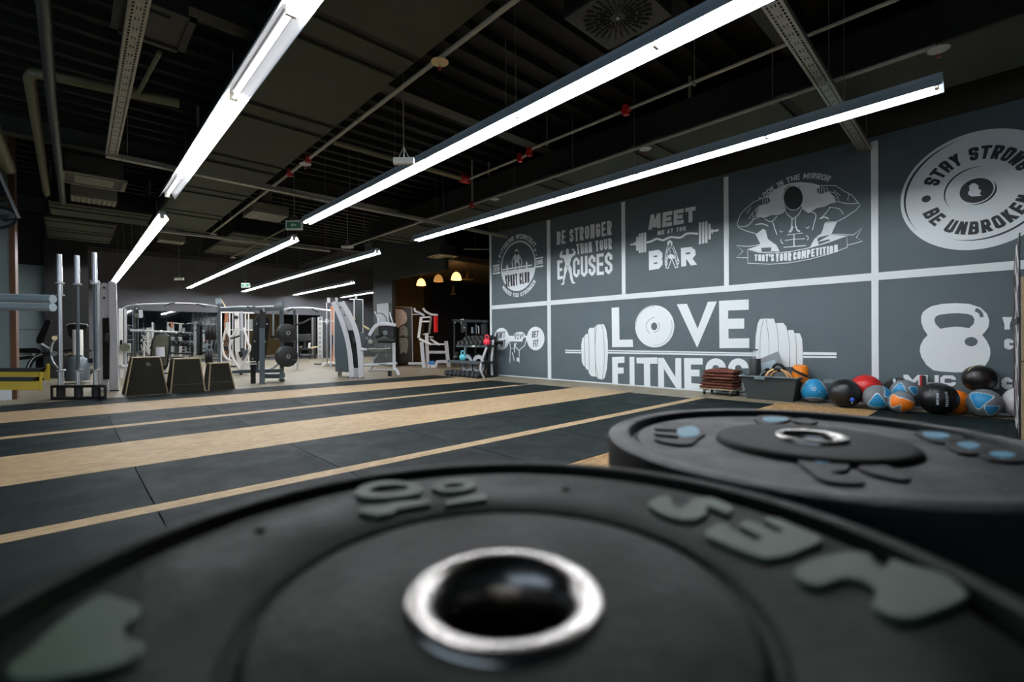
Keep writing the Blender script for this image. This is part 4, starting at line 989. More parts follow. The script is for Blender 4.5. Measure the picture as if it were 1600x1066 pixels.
MB().tube([(7.45, 2.66, .45), (7.45, 2.66, .70)], .008, 8).build('rod', 'chrome', pm)
MB().tube([(7.45, 2.60, .70), (7.45, 2.72, .70)], .011, 8).build('handle', 'black_steel', pm)
gb = thing('clip_board', (7.45, 2.3, .03), 'tilted grey board sticking out of the crate against the wall', 'board')
q = [onx(*p, 7.47) for p in ((1184, 562), (1216, 549), (1229, 590), (1187, 606))]
MB().prism(q, Vector((.014, 0, 0))).build('board', 'board_grey', gb, smooth=False)
q = [onx(*p, 7.468) for p in ((1190, 568), (1211, 562), (1213, 575), (1190, 580))]
MB().prism(q, Vector((-.002, 0, 0))).build('paper', 'paper_blue', gb, smooth=False)
for k, (px, py, r_, X, lab) in enumerate(((1214, 592, 15, 7.30, 'front wooden gymnastic ring lying in the grey crate'), (1220, 594, 15, 7.38, 'rear wooden gymnastic ring in the crate, leaning behind the other'))):
    cc = onx(px, py, X); rr = r_*depth_of(cc)/FPX
    rt = thing('gymnastic_ring', cc, lab, 'gymnastic ring', 'wooden rings in the crate')
    e = Vector((.25, -1, 0)).normalized()
    MB().tube([cc + e*rr*math.cos(a*math.pi/16) + Z*rr*math.sin(a*math.pi/16)*1.0 for a in range(32)], .016, 12, closed=True).build('wooden_hoop', 'ring_wood', rt)
    MB().tube([cc + e*(rr*math.cos(a))*1.0 + Z*rr*math.sin(a) for a in (1.25, 1.4, 1.57, 1.7, 1.85)], .021, 10).build('strap_loop', 'black_pad', rt)
st = MB()
pa = [onx(x, y, 7.42+.02*math.sin(i)) for i, (x, y) in enumerate(((1189, 590), (1194, 581), (1200, 577), (1206, 582), (1209, 573), (1215, 569), (1222, 572), (1228, 579), (1233, 585), (1238, 590)))]
st.tube(pa, .02, 8, sub=4); tag(st.build('nylon_strap', 'black_pad', root=(7.42, 2.3, .3)), 'black webbing straps bunched behind the wooden rings', 'strap')
s2 = MB().tube([onx(x, y, 7.25) for x, y in ((1186, 590), (1190, 584), (1196, 580))], .012, 8, sub=3); tag(s2.build('carabiner_strap', 'board_grey', root=(7.25, 2.5, .33)), 'pale grey strap end hanging beside the foam roller', 'strap')
ob = thing('grip_bag', (7.4, 2.05, .2), 'orange rolled bag with a black strap at the crate corner', 'bag')
cc = onx(1250.5, 583, 7.42)
m = MB(); m.lathe([(0, -.12), (.085, -.118), (.098, -.10), (.10, 0), (.092, .085), (.075, .105), (0, .108)], 24, cc, (Vector((.9, 0, .1)), Vector((0, 1, .05)), Z)); m.build('bag_body', 'bag_orange', ob)
MB().tube([cc + Vector((-.09*math.cos(a)-.012, -.10*math.sin(a)*1.0, .07-.11*i/8)) for i, a in enumerate([-1.2+.3*i for i in range(9)])], .016, 8).build('strap', 'black_pad', ob)

# balls
def ball(label, c, r, base, panels=(), line=True, seams=False, name='medicine_ball', sc=1.0, group='medicine balls by the mural wall'):
    """rubber ball; panels = (pixel-free unit direction, size, roll, material): rounded triangles moulded in the surface"""
    mats = [base]; c = Vector(c); seg, rings = (192, 110) if panels else (96, 56)
    me = bpy.data.meshes.new(name); vs = [(0, 0, -r)]; fs = []
    for i in range(1, rings):
        t = math.pi*i/rings
        vs += [(r*math.sin(t)*math.cos(2*math.pi*k/seg), r*math.sin(t)*math.sin(2*math.pi*k/seg), -r*math.cos(t)*sc) for k in range(seg)]
    vs.append((0, 0, r*sc))
    for k in range(seg):
        fs.append((0, 1+(k+1) % seg, 1+k)); fs.append((len(vs)-1, 1+(rings-2)*seg+k, 1+(rings-2)*seg+(k+1) % seg))
    for i in range(rings-2):
        for k in range(seg): fs.append((1+i*seg+k, 1+i*seg+(k+1) % seg, 1+(i+1)*seg+(k+1) % seg, 1+(i+1)*seg+k))
    if seams:
        vs2 = []
        for v in vs:
            p = Vector(v); ang = math.atan2(p.y, p.x); g = abs(((ang*6/(2*math.pi)+.3) % 1)-.5)*2
            wr_ = .008*math.sin(9*ang+5*p.z/r)*math.sin(4*p.z/r)
            p = p*(1-.035*max(0, 1-abs(1-g)*9)-.6*wr_); vs2.append(tuple(p))
        vs = vs2
    me.from_pydata(vs, [], fs); me.shade_smooth()
    prep = []
    for d, size, roll, m in panels:
        d = Vector(d).normalized(); y = (Z-d*d.z).normalized(); x = y.cross(d); ax = [x*math.cos(roll+2*math.pi*k/3)+y*math.sin(roll+2*math.pi*k/3) for k in range(3)]
        if m not in mats: mats.append(m)
        prep.append((d, ax, size, mats.index(m)))
    if prep and line: mats.append('ball_line')
    for m in mats: me.materials.append(MATS[m])
    for p in me.polygons if prep else ():
        n = Vector(p.center).normalized()
        for d, ax, size, mi in prep:
            if n.dot(d) < .1: continue
            e = size + .06 - math.log(sum(math.exp(7*n.dot(a)) for a in ax))/7
            if e > 0: p.material_index = mi; break
            if line and e > -.035: p.material_index = len(mats)-1
    o = bpy.data.objects.new(name, me); scene.collection.objects.link(o); o.location = c
    return tag(o, label, 'ball', group)
TO = lambda c, u=0, v=0: (CAM-Vector(c)).normalized() + RH*u + Z*v       # a direction on a ball, as seen by someone standing at the plates
c = Vector((7.343, 1.852, .160)); b1 = ball('blue medicine ball with grey foot, beside the grey crate', c, .160, 'ball_grey', [(TO(c, 0, .22), .66, -1.57, 'ball_blue')])
m = MB(); d = TO(c, 0, .15).normalized(); x = d.cross(Z).normalized(); y = x.cross(d)
for a in range(24):
    t0, t1 = a*math.pi/12, (a+1)*math.pi/12
    V = [c + (d + x*rr*math.cos(t)*-1 + y*rr*math.sin(t)).normalized()*.1612 for rr in (.12, .17) for t in (t0, t1)]
    if a % 8 != 7: m.add(V, [(0, 1, 3, 2)])
for (u0, v0), (u1, v1) in (((-.04, -.05), (-.04, .06)), ((-.04, .0), (.05, .06)), ((-.04, .0), (.05, -.05)), ((-.5, -.32), (-.42, -.2)), ((-.5, -.32), (-.54, -.2)), ((-.42, -.2), (-.34, -.28))):
    V = []
    for u, v in ((u0, v0), (u1, v1)):
        for s_ in (-.018, .018): V.append(c + (d - x*u*-1 + y*(v+s_)).normalized()*.1612)
    m.add(V, [(0, 1, 3, 2)])
m.build('printed_mark', 'ball_line', b1, smooth=False, recalc=False)
c = Vector((7.10, 1.455, .177)); b2 = ball('black leather ball with a blue hanging tag', c, .177, 'black_shiny', seams=True)
q = c + TO(c, .42, -.38).normalized()*.181
MB().ball(q, .026, 16, 10, (.5, 1, 1)).build('blue_tag', 'blue_tag', b2); MB().tube([q, q-Z*.05], .004, 6).build('tag_string', 'ball_line', b2)
c = onx(1353, 607, 7.42); ball('red ball half hidden behind the black ball with the tag', c, .172, 'ball_red')
c = Vector((7.115, 1.128, .150)); ball('grey ball with a blue triangle facing the room, left of the orange one', c, .150, 'ball_grey', [(TO(c, -.02, -.42), .36, -1.57, 'ball_blue'), (TO(c, .95, .4), .32, .4, 'ball_blue')])
c = onx(1413, 612, 7.37); ball('grey ball with blue patches behind the orange and grey ball', c, .140, 'ball_grey', [(TO(c, -.8, .25), .34, .5, 'ball_blue'), (TO(c, .7, .1), .24, 1.57, 'ball_blue')])
c = Vector((7.044, .898, .126)); ball('small orange and grey ball in front', c, .126, 'ball_grey', [(TO(c, .5, -.3), .42, -.9, 'ball_orange'), (TO(c, -1.1, .15), .36, 3.14, 'ball_orange')])
c = Vector((7.15, .585, .180)); b3 = ball('large black stitched leather ball, front of the row', c, .180, 'black_shiny', seams=True)
m = MB()
for u in (-.05, .42):
    for k in range(9):
        d = TO(c, u, .35-.09*k).normalized(); m.box(c + d*.179, (.006, .022, .006), (d, d.cross(Z).normalized(), Z))
m.build('stitching', 'ball_line', b3, smooth=False)
c = onx(1493, 628, 7.455); ball('orange ball hidden behind the large stitched ball', c, .135, 'ball_orange')
c = Vector((7.315, .222, .151)); g3 = ball('grey ball with blue swooshes, below the black balanced ball', c, .151, 'ball_grey', [(TO(c, -.6, .5), .38, -.6, 'ball_blue'), (TO(c, .45, -.42), .26, 1.57, 'ball_blue')])
c = Vector((7.425, -.075, .172)); ball('plain white ball at the end of the row by the banner', c, .172, 'ball_white')
c = onx(1530, 591.5, 7.445); b4 = ball('black ball with a pale seam balanced on top of the row', c, .152, 'black_shiny', sc=.97)
MB().tube([c + RH*.151*math.cos(a*.1) + Z*.148*math.sin(a*.1) for a in range(7, 26)], .006, 6).build('pale_seam', 'cream', b4)
sh = thing('sports_bag', onx(1400, 604, 7.5), 'black and white bag lying behind the grey balls', 'bag')
MB().prism([onx(*p, 7.46) for p in ((1380, 606), (1384, 596), (1395, 591), (1410, 592), (1424, 600), (1426, 612), (1382, 614))], Vector((.1, 0, 0))).build('bag_body', 'black_pad', sh, bevel=.02, seg=3)
MB().prism([onx(*p, 7.455) for p in ((1395, 592), (1399, 592), (1401, 604), (1397, 607))], Vector((.02, 0, 0))).build('white_stripe', 'ball_line', sh, smooth=False)
bx = thing('small_carton', onx(1443, 596, 7.5), 'small black and red carton against the mural wall', 'box')
MB().prism([onx(*p, 7.5) for p in ((1440, 587), (1446, 588), (1446, 604), (1440, 604))], Vector((.06, 0, 0))).build('carton', 'black_pad', bx, smooth=False)
MB().prism([onx(*p, 7.498) for p in ((1437, 587), (1440, 587), (1440, 604), (1437, 604))], Vector((.06, 0, 0))).build('red_side', 'ball_red', bx, smooth=False)

# banner wrapped wooden stand at the right edge
bs = thing('banner_stand', onz(1592, 672), 'wooden stand wrapped in a black and white zebra banner', 'display stand')
pn, pf = onz(1593, 694), onz(1581.5, 640); pn = Vector((pn.x, pn.y, .0125)); pf = Vector((pf.x, pf.y, .0125)); d = (pf-pn).normalized(); pf = pn + d*1.55; nrm = Vector((d.y, -d.x, 0))
if nrm.dot(RH) < 0: nrm = -nrm
MB().prism([pn+nrm*.008, pf+nrm*.008, pf+nrm*.5, pn+nrm*.5], Z*1.36).build('wooden_box', 'box_wood', bs, smooth=False, bevel=.004)
MB().prism([pn+nrm*.008+Z*.66-d*.003, pn+nrm*.5+Z*.66-d*.003, pn+nrm*.5+Z*.672-d*.003, pn+nrm*.008+Z*.672-d*.003], d*.002).build('board_joint', 'wood_trim', bs, smooth=False)
bb = MB().prism([pn, pf, pf+nrm*.007, pn+nrm*.007], Z*1.72).build('banner', 'banner_black', bs, smooth=False)
m = MB(); rnd = random.Random(3); L = (pf-pn).length
for k in range(10):
    z0 = .08+.165*k; pts = []
    for t in range(7): pts.append((L*(.02+.13*t), z0+.10*math.sin(t*1.1+k*1.9)+.05*t/6+rnd.uniform(-.02, .02)))
    V = []
    for i, (u, z_) in enumerate(pts):
        w2 = .068*math.sin(math.pi*(i+.35)/6.6)+.008
        for s_ in (-1, 1): V.append(pn + d*u + Z*min(1.71, max(.01, z_+s_*w2)) - nrm*.003)
    m.add(V, [(2*i, 2*i+1, 2*i+3, 2*i+2) for i in range(6)])
m.build('zebra_print', 'banner_white', bb, smooth=False, recalc=False)
m = MB()
m.add([pn + d*u + Z*z_ - nrm*.004 for u, z_ in ((L*.88, .05), (L, .05), (L, 1.6), (L*.88, 1.6))], [(0, 1, 2, 3)])
m.build('red_edge', 'banner_red', bb, smooth=False, recalc=False)
MB().prism([pn - nrm*.012 - d*.004 + Z*.98, pf - nrm*.012 + Z*.98, pf + nrm*.05 + Z*.98, pn + nrm*.005 - d*.004 + Z*.98], Z*.05).build('strap_band', 'black_pad', bs, smooth=False)
# ------------------------------------------------------------------ training machines; outlines taken at each machine's own distance
class Kit:
    """Builds parts of one machine standing d metres in front of the camera plane; c maps crop numbers to picture points."""
    def __init__(s, name, label, cat, base, c=None, d=None, group=None):
        s.c = c or (lambda x, y: (x, y)); bx = s.c(*base); s.d = d or fdep(*bx); g = at(*bx, s.d)
        s.root = thing(name, (g.x, g.y, 0), label, cat, group); s.F = Vector((g.x, g.y, 0)).normalized(); s.S = Vector((s.F.y, -s.F.x, 0))
    def P(s, x, y, dd=0):
        q = s.c(x, y); return at(q[0], q[1], s.d+dd)
    def px(s, n): return n*(s.c(1, 0)[0]-s.c(0, 0)[0])*s.d/FPX
    def pts(s, t, dd=0):
        out = []
        for q in t.split():
            v = [float(a) for a in q.split(',')]; out.append(s.P(v[0], v[1], dd+(v[2] if len(v) > 2 else 0)))
        return out
    def tube(s, name, t, wd, m, dd=0, sub=0, n=10, par=None, drop=False):
        p = s.pts(t, dd)
        if drop: p[-1] = Vector((p[-1].x, p[-1].y, 0.003))
        return MB().tube(p, s.px(wd)/2, n, sub=sub).build(name, m, par or s.root)
    def plate(s, name, t, th, m, dd=0, sub=0, bevel=.004, par=None, floor=False):
        p = s.pts(t, dd)
        if sub: p = smooth_path(p, sub, True)
        if floor: p = [Vector((q.x, q.y, max(q.z, .002))) for q in p]
        return MB().prism(p, s.F*th).build(name, m, par or s.root, bevel=bevel, angle=30)
    def bar(s, name, t, wd, th, m, dd=0, par=None, drop=False):
        p = s.pts(t, dd)
        if drop: p[-1] = Vector((p[-1].x, p[-1].y, 0.0))
        mb = MB()
        for a, b_ in zip(p, p[1:]):
            d = (b_-a).normalized(); x = d.cross(s.F)
            if x.length < .1: x = s.S
            x.normalize(); y = d.cross(x); mb.box((a+b_)/2, (s.px(wd), (b_-a).length, th), (x, d, y))
        return mb.build(name, m, par or s.root, bevel=.004, smooth=False)
    def ribbon(s, name, t, wd, th, m, dd=0, sub=4, par=None, floor=True):
        """curved flat plate: centre line t, width wd"""
        p = smooth_path(s.pts(t, dd), sub); L = []; Q = []; w2 = s.px(wd)/2
        for i in range(len(p)):
            a, b_ = p[max(i-1, 0)], p[min(i+1, len(p)-1)]; d = (b_-a).normalized(); n = d.cross(s.F).normalized(); L.append(p[i]+n*w2); Q.append(p[i]-n*w2)
        poly = L+Q[::-1]
        if floor: poly = [Vector((q.x, q.y, max(q.z, .004))) for q in poly]
        return MB().prism(poly, s.F*th).build(name, m, par or s.root, bevel=.008, angle=35)
    def box(s, name, a, b_, m, par=None, bevel=.004):
        return MB().box2(a, b_).build(name, m, par or s.root, bevel=bevel, smooth=False)
    def disc(s, name, x, y, r, th, m, dd=0, par=None, ax=None, prof=None):
        c = s.P(x, y, dd); R_ = s.px(r); e = ax or s.F; e = Vector(e).normalized(); u = e.cross(Z).normalized(); v = Z if abs(e.z) < .1 else u.cross(e)
        pr = prof or [(0, 0), (R_*.94, 0), (R_, th*.15), (R_, th*.85), (R_*.94, th), (0, th)]
        return MB().lathe(pr, 32, c, (u, v, e)).build(name, m, par or s.root)

# silver leg curl machine with curved columns
k = Kit('leg_curl_machine', 'silver leg curl machine with two curved columns, in the middle of the gym', 'exercise machine', (305, 1000), C(515, 455, .13597))
k.plate('weight_shroud', '60,245 115,250 165,400 215,600 240,935 66,925', .45, 'grey_steel', .25)
k.ribbon('curved_column', '38,125 105,255 165,420 212,600 240,790 252,1003', 52, .14, 'silver')
k.ribbon('curved_column', '140,125 225,265 295,435 333,600 353,790 362,1003', 54, .14, 'silver')
k.plate('upper_web', '60,125 140,125 235,290 300,450 215,450 165,340', .06, 'silver_plain', .05)
for x, y in ((123, 187), (170, 277)): k.disc('bolt_hole', x, y, 9, .02, 'black_steel', .03)
k.plate('slot_panel', '215,448 300,448 338,700 335,890 280,890 250,700', .05, 'black_steel', .09)
k.disc('pulley_wheel', 272, 580, 60, .05, 'black_rubber', .06, ax=RH+FH*.3)
k.plate('lower_web', '255,885 345,885 352,1000 262,1000', .06, 'silver_plain', .05, floor=True)
for x0, x1 in ((205, 290), (322, 402)): k.plate('foot', '%d,992 %d,992 %d,1008 %d,1008' % (x0, x1, x1, x0), .2, 'black_steel', floor=True)
k.bar('rear_foot', '118,925 118,985', 45, .2, 'galvanised', .5, drop=True)
k.tube('base_tube', '370,852 520,848 775,832', 34, 'silver', .1); k.tube('rear_tube', '440,912 730,905', 20, 'silver', .5)
k.bar('name_strip', '568,842 660,838', 8, .006, 'grille_dark', .035)
k.bar('seat_post', '738,590 742,900', 34, .07, 'silver', .1); k.ribbon('front_foot', '735,895 770,905 795,965', 30, .2, 'silver', .05)
k.bar('back_foot', '690,915 690,960', 44, .12, 'black_steel', .55, drop=True)
k.plate('seat_pad', '450,655 470,648 560,665 690,648 702,660 695,700 600,712 480,708 455,690', .32, 'olive_pad', -.1, bevel=.03)
k.tube('seat_rim', '448,668 500,662 600,668 700,655', 10, 'silver', -.12)
k.tube('strut', '575,705 500,790 510,845', 22, 'silver_plain', .1); k.tube('strut', '500,860 460,930', 18, 'silver_plain', .2)
k.ribbon('arm_frame', '455,512 490,450 535,398 590,376 680,378 762,392', 38, .1, 'silver', 0, floor=False)
k.plate('chest_pad', '560,402 740,402 740,540 700,545 560,480', .3, 'black_pad', .1, bevel=.02)
k.tube('roller_pad', '560,572 745,572', 48, 'black_pad', -.05); k.tube('roller_pad', '530,530 690,470', 40, 'black_pad', .25)
k.plate('back_cushion', '338,475 395,470 420,560 415,640 360,650', .3, 'grey_steel', .1, bevel=.02)
k.tube('pivot_tube', '360,672 430,672', 30, 'silver', 0); k.tube('link_tube', '385,402 455,440', 26, 'cream', .3); k.tube('cable', '640,560 650,770', 5, 'chrome', .15)
k.tube('handle', '518,235 545,290 575,345 560,370', 13, 'chrome', 0, sub=3); k.tube('handle', '540,258 590,255 635,285 655,330 655,375', 13, 'chrome_dark', .2, sub=3); k.tube('handle', '690,242 705,300 728,365', 13, 'chrome', .3, sub=3)
k.disc('joint', 470, 580, 26, .08, 'galvanised', -.02); k.disc('joint', 430, 540, 20, .08, 'chrome_dark', 0); k.disc('selector', 640, 480, 28, .05, 'chrome_dark', .05)

# tall dark machine behind it
k = Kit('lat_machine', 'tall dark panelled weight tower behind the silver leg curl machine', 'exercise machine', (340, 860), C(515, 455, .13597), d=13.0)
k.plate('weight_shroud', '290,100 378,100 378,960 290,960', .35, 'pillar_grey', floor=True)
k.bar('frame_post', '282,95 284,360 285,1000', 14, .05, 'silver', drop=True); k.bar('frame_post', '382,100 384,1000', 9, .05, 'silver', drop=True)
k.tube('top_bar', '230,95 300,95 382,100', 12, 'silver'); k.disc('knob', 284, 320, 14, .05, 'cream', -.05)
k.bar('top_cap', '305,60 305,95', 26, .06, 'emergency_white')

# smith machine
k = Kit('smith_machine', 'chrome guide rod machine with terracotta board, left of the curved silver columns', 'exercise machine', (700, 860), C(420, 460, .1313))
k.tube('guide_rod', '688,100 692,800', 15, 'chrome', drop=True); k.tube('guide_rod', '810,60 812,800', 15, 'chrome', .4, drop=True)
k.bar('rod_cap', '712,42 712,100', 34, .08, 'emergency_white'); k.bar('rod_cap', '806,42 806,80', 30, .08, 'emergency_white', .4)
k.tube('barbell', '640,323 780,318', 9, 'silver'); k.tube('bar_sleeve', '692,292 694,350', 34, 'silver')
k.plate('terracotta_board', '735,140 782,140 786,860 745,860 752,760 735,700 750,620 735,560 750,470 735,380 748,300 735,220', .1, 'terracotta', .3, floor=True)
k.bar('back_post', '775,150 775,870', 10, .05, 'white_machine', .25, drop=True)
k.plate('rubber_flap', '715,490 765,480 770,560 750,640 742,740 715,650', .06, 'black_pad', .22)
k.ribbon('base_foot', '622,868 660,830 720,820 790,825', 24, .3, 'white_machine'); k.ribbon('base_foot', '690,868 740,855 800,850', 22, .3, 'silver', .2); k.bar('floor_rail', '545,830 640,832', 12, .1, 'black_steel', .5)

# half rack with storage pegs
cR = C(330, 460, .14066)
k = Kit('half_rack', 'dark steel half rack with padded black board and plate pegs', 'power rack', (570, 998), cR)
k.bar('front_upright', '572,172 572,375', 58, .09, 'black_steel', 0); k.bar('front_upright', '566,375 566,1000', 54, .08, 'grey_steel', 0, drop=True)
k.bar('left_upright', '86,100 90,766 92,1010', 30, .07, 'grey_steel', .9, drop=True)
k.bar('right_upright', '782,80 785,955', 44, .07, 'grey_steel', .55, drop=True)
k.plate('head_cap', '44,48 108,45 112,100 95,108 50,105', .1, 'blue_grey_paint', .88); k.tube('head_brace', '110,62 158,138', 14, 'cream', .9)
k.bar('top_beam', '95,172 440,168 790,165', 40, .08, 'grey_steel', .45); k.tube('pull_up_bar', '105,148 320,134 520,138 690,130', 16, 'chrome', .6); k.tube('grip', '400,138 440,150 485,138', 18, 'black_pad', .55)
k.plate('corner_plate', '690,128 740,85 790,80 790,130', .08, 'blue_grey_paint', .5); k.tube('hook', '575,160 590,195', 22, 'galvanised', -.02)
bd = k.plate('padded_board', '428,742 474,300 500,250 545,226 620,232 652,270 656,310 598,740', .05, 'black_pad', .12, bevel=.01)
for x, y in ((505, 327), (622, 330), (482, 523), (600, 525), (460, 717)): k.disc('bolt', x, y, 9, .012, 'screw', .105, par=bd)
k.bar('short_post', '466,755 466,968', 52, .07, 'black_steel', .15, drop=True); k.bar('inner_post', '512,460 512,850', 30, .05, 'grey_steel', .18)
k.bar('base_beam', '245,862 440,855 790,848', 40, .08, 'grey_steel', .45); k.bar('low_crossbar', '400,775 500,775', 14, .05, 'silver', .05)
k.bar('foot_box', '610,905 790,905', 52, .25, 'grey_steel', .6); k.tube('diagonal_brace', '600,850 700,810 780,735', 26, 'silver', .5)
k.plate('base_plate', '515,992 608,992 608,1002 515,1002', .12, 'black_steel', -.03, floor=True); k.plate('base_plate', '745,948 825,948 825,958 745,958', .12, 'black_steel', .5, floor=True)
k.bar('j_hook', '690,195 690,470 740,500', 18, .05, 'blue_grey_paint', .5); k.bar('safety_arm', '660,470 790,480', 22, .06, 'black_steel', .5)
for y in (525, 730): k.tube('storage_peg', '785,%d 960,%d' % (y, y), 16, 'chrome_dark', .55)
for y in (420, 690): k.tube('storage_peg', '-60,%d 86,%d' % (y, y), 16, 'chrome_dark', .9)
def disc_plate(label, c, r, th, axis, group):
    a = Vector(axis).normalized(); u = a.cross(Z).normalized()
    root = thing('weight_plate', c, label, 'weight plate', group)
    MB().lathe([(.026, 0), (r*.45, 0), (r*.47, .006), (r*.84, .006), (r*.86, 0), (r*.96, 0), (r, .006), (r, th-.006), (r*.96, th), (.026, th)], 40, c, (u, Z, a), closed=True).build('rubber_disc', 'black_rubber', root)
    MB().lathe([(.026, -.002), (.045, -.002), (.045, th+.002), (.026, th+.002)], 24, c, (u, Z, a), closed=True).build('steel_hub', 'galvanised', root)
ax = (RH*.72 - FH*.5)
for (x, y, ry), labs in (((800, 430, 108), ('upper right peg of the half rack, outer plate', 'upper right peg of the half rack, plate nearer the post')), ((800, 690, 122), ('lower right peg of the half rack, outer plate', 'lower right peg of the half rack, plate nearer the post'))):
    for j, lb in enumerate(labs[::-1]):
        disc_plate('black weight plate on the ' + lb, k.P(x+18, y, .55) + ax.normalized()*(.075*j), k.px(ry), .06, ax, 'weight plates on the half rack')
for (x, y, ry), nm, n in (((-62, 425, 98), 'upper left', 3), ((-62, 690, 92), 'lower left', 2)):
    for j in range(n):
        disc_plate('black weight plate on the %s peg of the half rack, %s' % (nm, ['outermost', 'next to the outermost', 'innermost'][j]), k.P(x+42*j, y, .9), k.px(ry), .07, k.S, 'weight plates on the half rack')

# white lever machines behind the rack
k = Kit('chest_press_machine', 'white lever chest press machine seen through the half rack', 'exercise machine', (380, 870), cR, d=12.3)
k.bar('main_column', '285,195 292,620 330,835', 48, .1, 'white_machine', .1); k.bar('main_column', '338,190 345,600', 30, .08, 'silver_plain', .2)
for t in ('282,370 252,450 205,468 188,405', '362,372 408,540 428,610 330,832', '238,500 206,592 250,720 320,832', '172,372 122,560 158,700 240,742'): k.tube('lever_arm', t, 26, 'white_machine', 0, sub=4)
k.tube('handle', '215,490 250,485 312,462', 20, 'black_pad', -.1, sub=2); k.tube('handle', '130,520 200,515', 18, 'black_pad', 0)
k.plate('seat', '298,640 350,625 365,680 320,712', .3, 'black_pad', -.05, bevel=.02); k.plate('back_pad', '345,640 400,600 410,640 360,725', .06, 'grey_steel', -.1, bevel=.02)
k.plate('base_plate', '350,755 420,750 432,838 335,838', .3, 'white_machine'); k.bar('floor_rail', '250,866 440,866', 14, .3, 'black_steel', .1); k.bar('floor_foot', '330,866 330,905', 30, .3, 'black_steel', .1, drop=True)
k.disc('weight_disc', 165, 600, 28, .06, 'black_rubber', .1); k.disc('pivot_cap', 278, 255, 20, .06, 'black_rubber', .02); k.bar('cross_bar', '180,395 470,398', 10, .05, 'white_machine', .15)
k = Kit('cable_tower', 'white cable tower with weight stacks behind the lever machine', 'exercise machine', (190, 700), cR, d=15.5)
for x in (112, 205, 240, 380, 415): k.bar('frame_post', '%d,200 %d,860' % (x, x), 12, .06, 'white_machine' if x != 240 else 'silver_plain', drop=True)
k.bar('top_rail', '105,200 470,208', 14, .08, 'white_machine'); k.plate('weight_stack', '150,190 188,190 188,300 150,300', .1, 'terracotta', .1); k.plate('weight_stack', '158,310 215,310 215,440 158,440', .1, 'emergency_white', .1)
k.plate('weight_stack', '385,280 460,280 460,400 385,400', .1, 'board_grey', .1); k.bar('low_rail', '105,800 470,800', 16, .08, 'black_steel')

# cable crossover with the arched chrome bar
c1 = C(180, 460, .1032)
k = Kit('cable_crossover', 'white cable crossover tower with long arched chrome pull up bar', 'exercise machine', (90, 1150), c1, d=11.5)
k.bar('frame_post', '85,215 85,1150', 52, .1, 'white_machine', drop=True); k.bar('frame_post', '155,222 155,1150', 30, .08, 'silver_plain', .05, drop=True); k.tube('cable', '125,220 125,700', 8, 'black_steel')
k.tube('arched_bar', '108,218 150,190 210,170 330,158 560,148 830,138 1066,136 1220,142 1380,158 1560,185', 20, 'chrome', .1, sub=4)
k.tube('grip', '742,184 785,162 830,140 905,133', 20, 'black_pad', .08); k.tube('grip', '1228,150 1280,158 1330,180 1362,198', 20, 'black_pad', .08)
k.plate('trolley', '55,700 110,690 110,830 60,820', .12, 'black_steel', -.05); k.disc('weight_plate_hub', 145, 800, 62, .12, 'olive_pad', -.12); k.tube('handle', '165,680 230,690 290,680', 10, 'blue_grey_paint', -.1)
k.plate('instruction_card', '175,745 240,740 242,888 178,888', .01, 'sign_white', -.02); k.bar('base_rail', '30,1085 170,1080', 30, .3, 'silver_plain', .05); k.bar('base_foot', '60,1100 60,1190', 24, .3, 'silver_plain', .05, drop=True)
k = Kit('pulley_column', 'dark pulley column with round wheel below the arched chrome bar', 'exercise machine', (270, 1000), c1, d=12.6)
k.bar('frame_post', '265,190 268,1000', 14, .06, 'grey_steel', drop=True); k.bar('frame_post', '345,350 345,1000', 10, .05, 'chrome_dark', .1, drop=True); k.bar('frame_post', '300,200 300,1000', 26, .05, 'grille_dark', .15, drop=True)
k.disc('pulley_wheel', 325, 212, 34, .05, 'black_rubber', -.05); k.disc('pulley_hub', 325, 212, 12, .06, 'screw', -.07); k.plate('pulley_block', '355,238 415,240 422,340 400,358 355,355', .1, 'silver', -.02); k.plate('pulley_block', '285,290 350,290 350,350 285,350', .1, 'galvanised', .02)
k.tube('rope_handle', '440,340 430,400 425,500', 10, 'black_pad', -.02)

# bench press with barbell
k = Kit('incline_bench', 'incline bench with olive back pad behind the tallest jump box', 'bench', (680, 1180), c1, d=9.6)
k.plate('back_pad_edge', '525,1000 548,705 585,628 650,598 760,600 832,645 838,730 800,1090 760,1150 560,1150', .05, 'black_pad', 0, bevel=.015)
k.plate('back_pad', '548,1000 570,715 602,645 655,618 752,620 808,658 812,730 778,1080 590,1090', .03, 'olive_pad', -.03, bevel=.012)
k.tube('seat_post', '680,800 684,945', 112, 'silver', -.12, n=20); k.bar('leg', '600,1140 600,1200', 30, .06, 'silver', .05, drop=True); k.bar('leg', '760,1140 760,1200', 30, .06, 'silver', .05, drop=True)
k.bar('floor_foot', '570,1195 800,1195', 20, .1, 'black_steel', .05)
k = Kit('bench_rack', 'white bench press rack holding a long barbell behind the jump boxes', 'bench', (430, 1180), c1, d=10.6)
for t in ('430,712 438,1150', '430,740 470,1150', '425,715 545,712'): k.tube('frame_tube', t, 14, 'white_machine', drop=t[-4:] == '1150')
k.tube('frame_tube', '435,730 500,850 530,765', 12, 'white_machine'); k.bar('rack_upright', '565,425 568,640 570,1150', 22, .06, 'silver', .1, drop=True); k.bar('rack_upright', '592,440 595,1150', 16, .06, 'grille_dark', .15, drop=True)
k.plate('pad', '320,1000 560,960 640,990 400,1060', .3, 'black_pad', .1); k.plate('knee_pad', '470,820 505,815 505,890 480,890', .1, 'white_machine', -.05); k.bar('cross_tube', '250,1075 640,1075', 16, .06, 'white_machine', .2)
b5 = Kit('barbell', 'long barbell racked across the bench behind the jump boxes', 'barbell', (600, 562), c1, d=10.55)
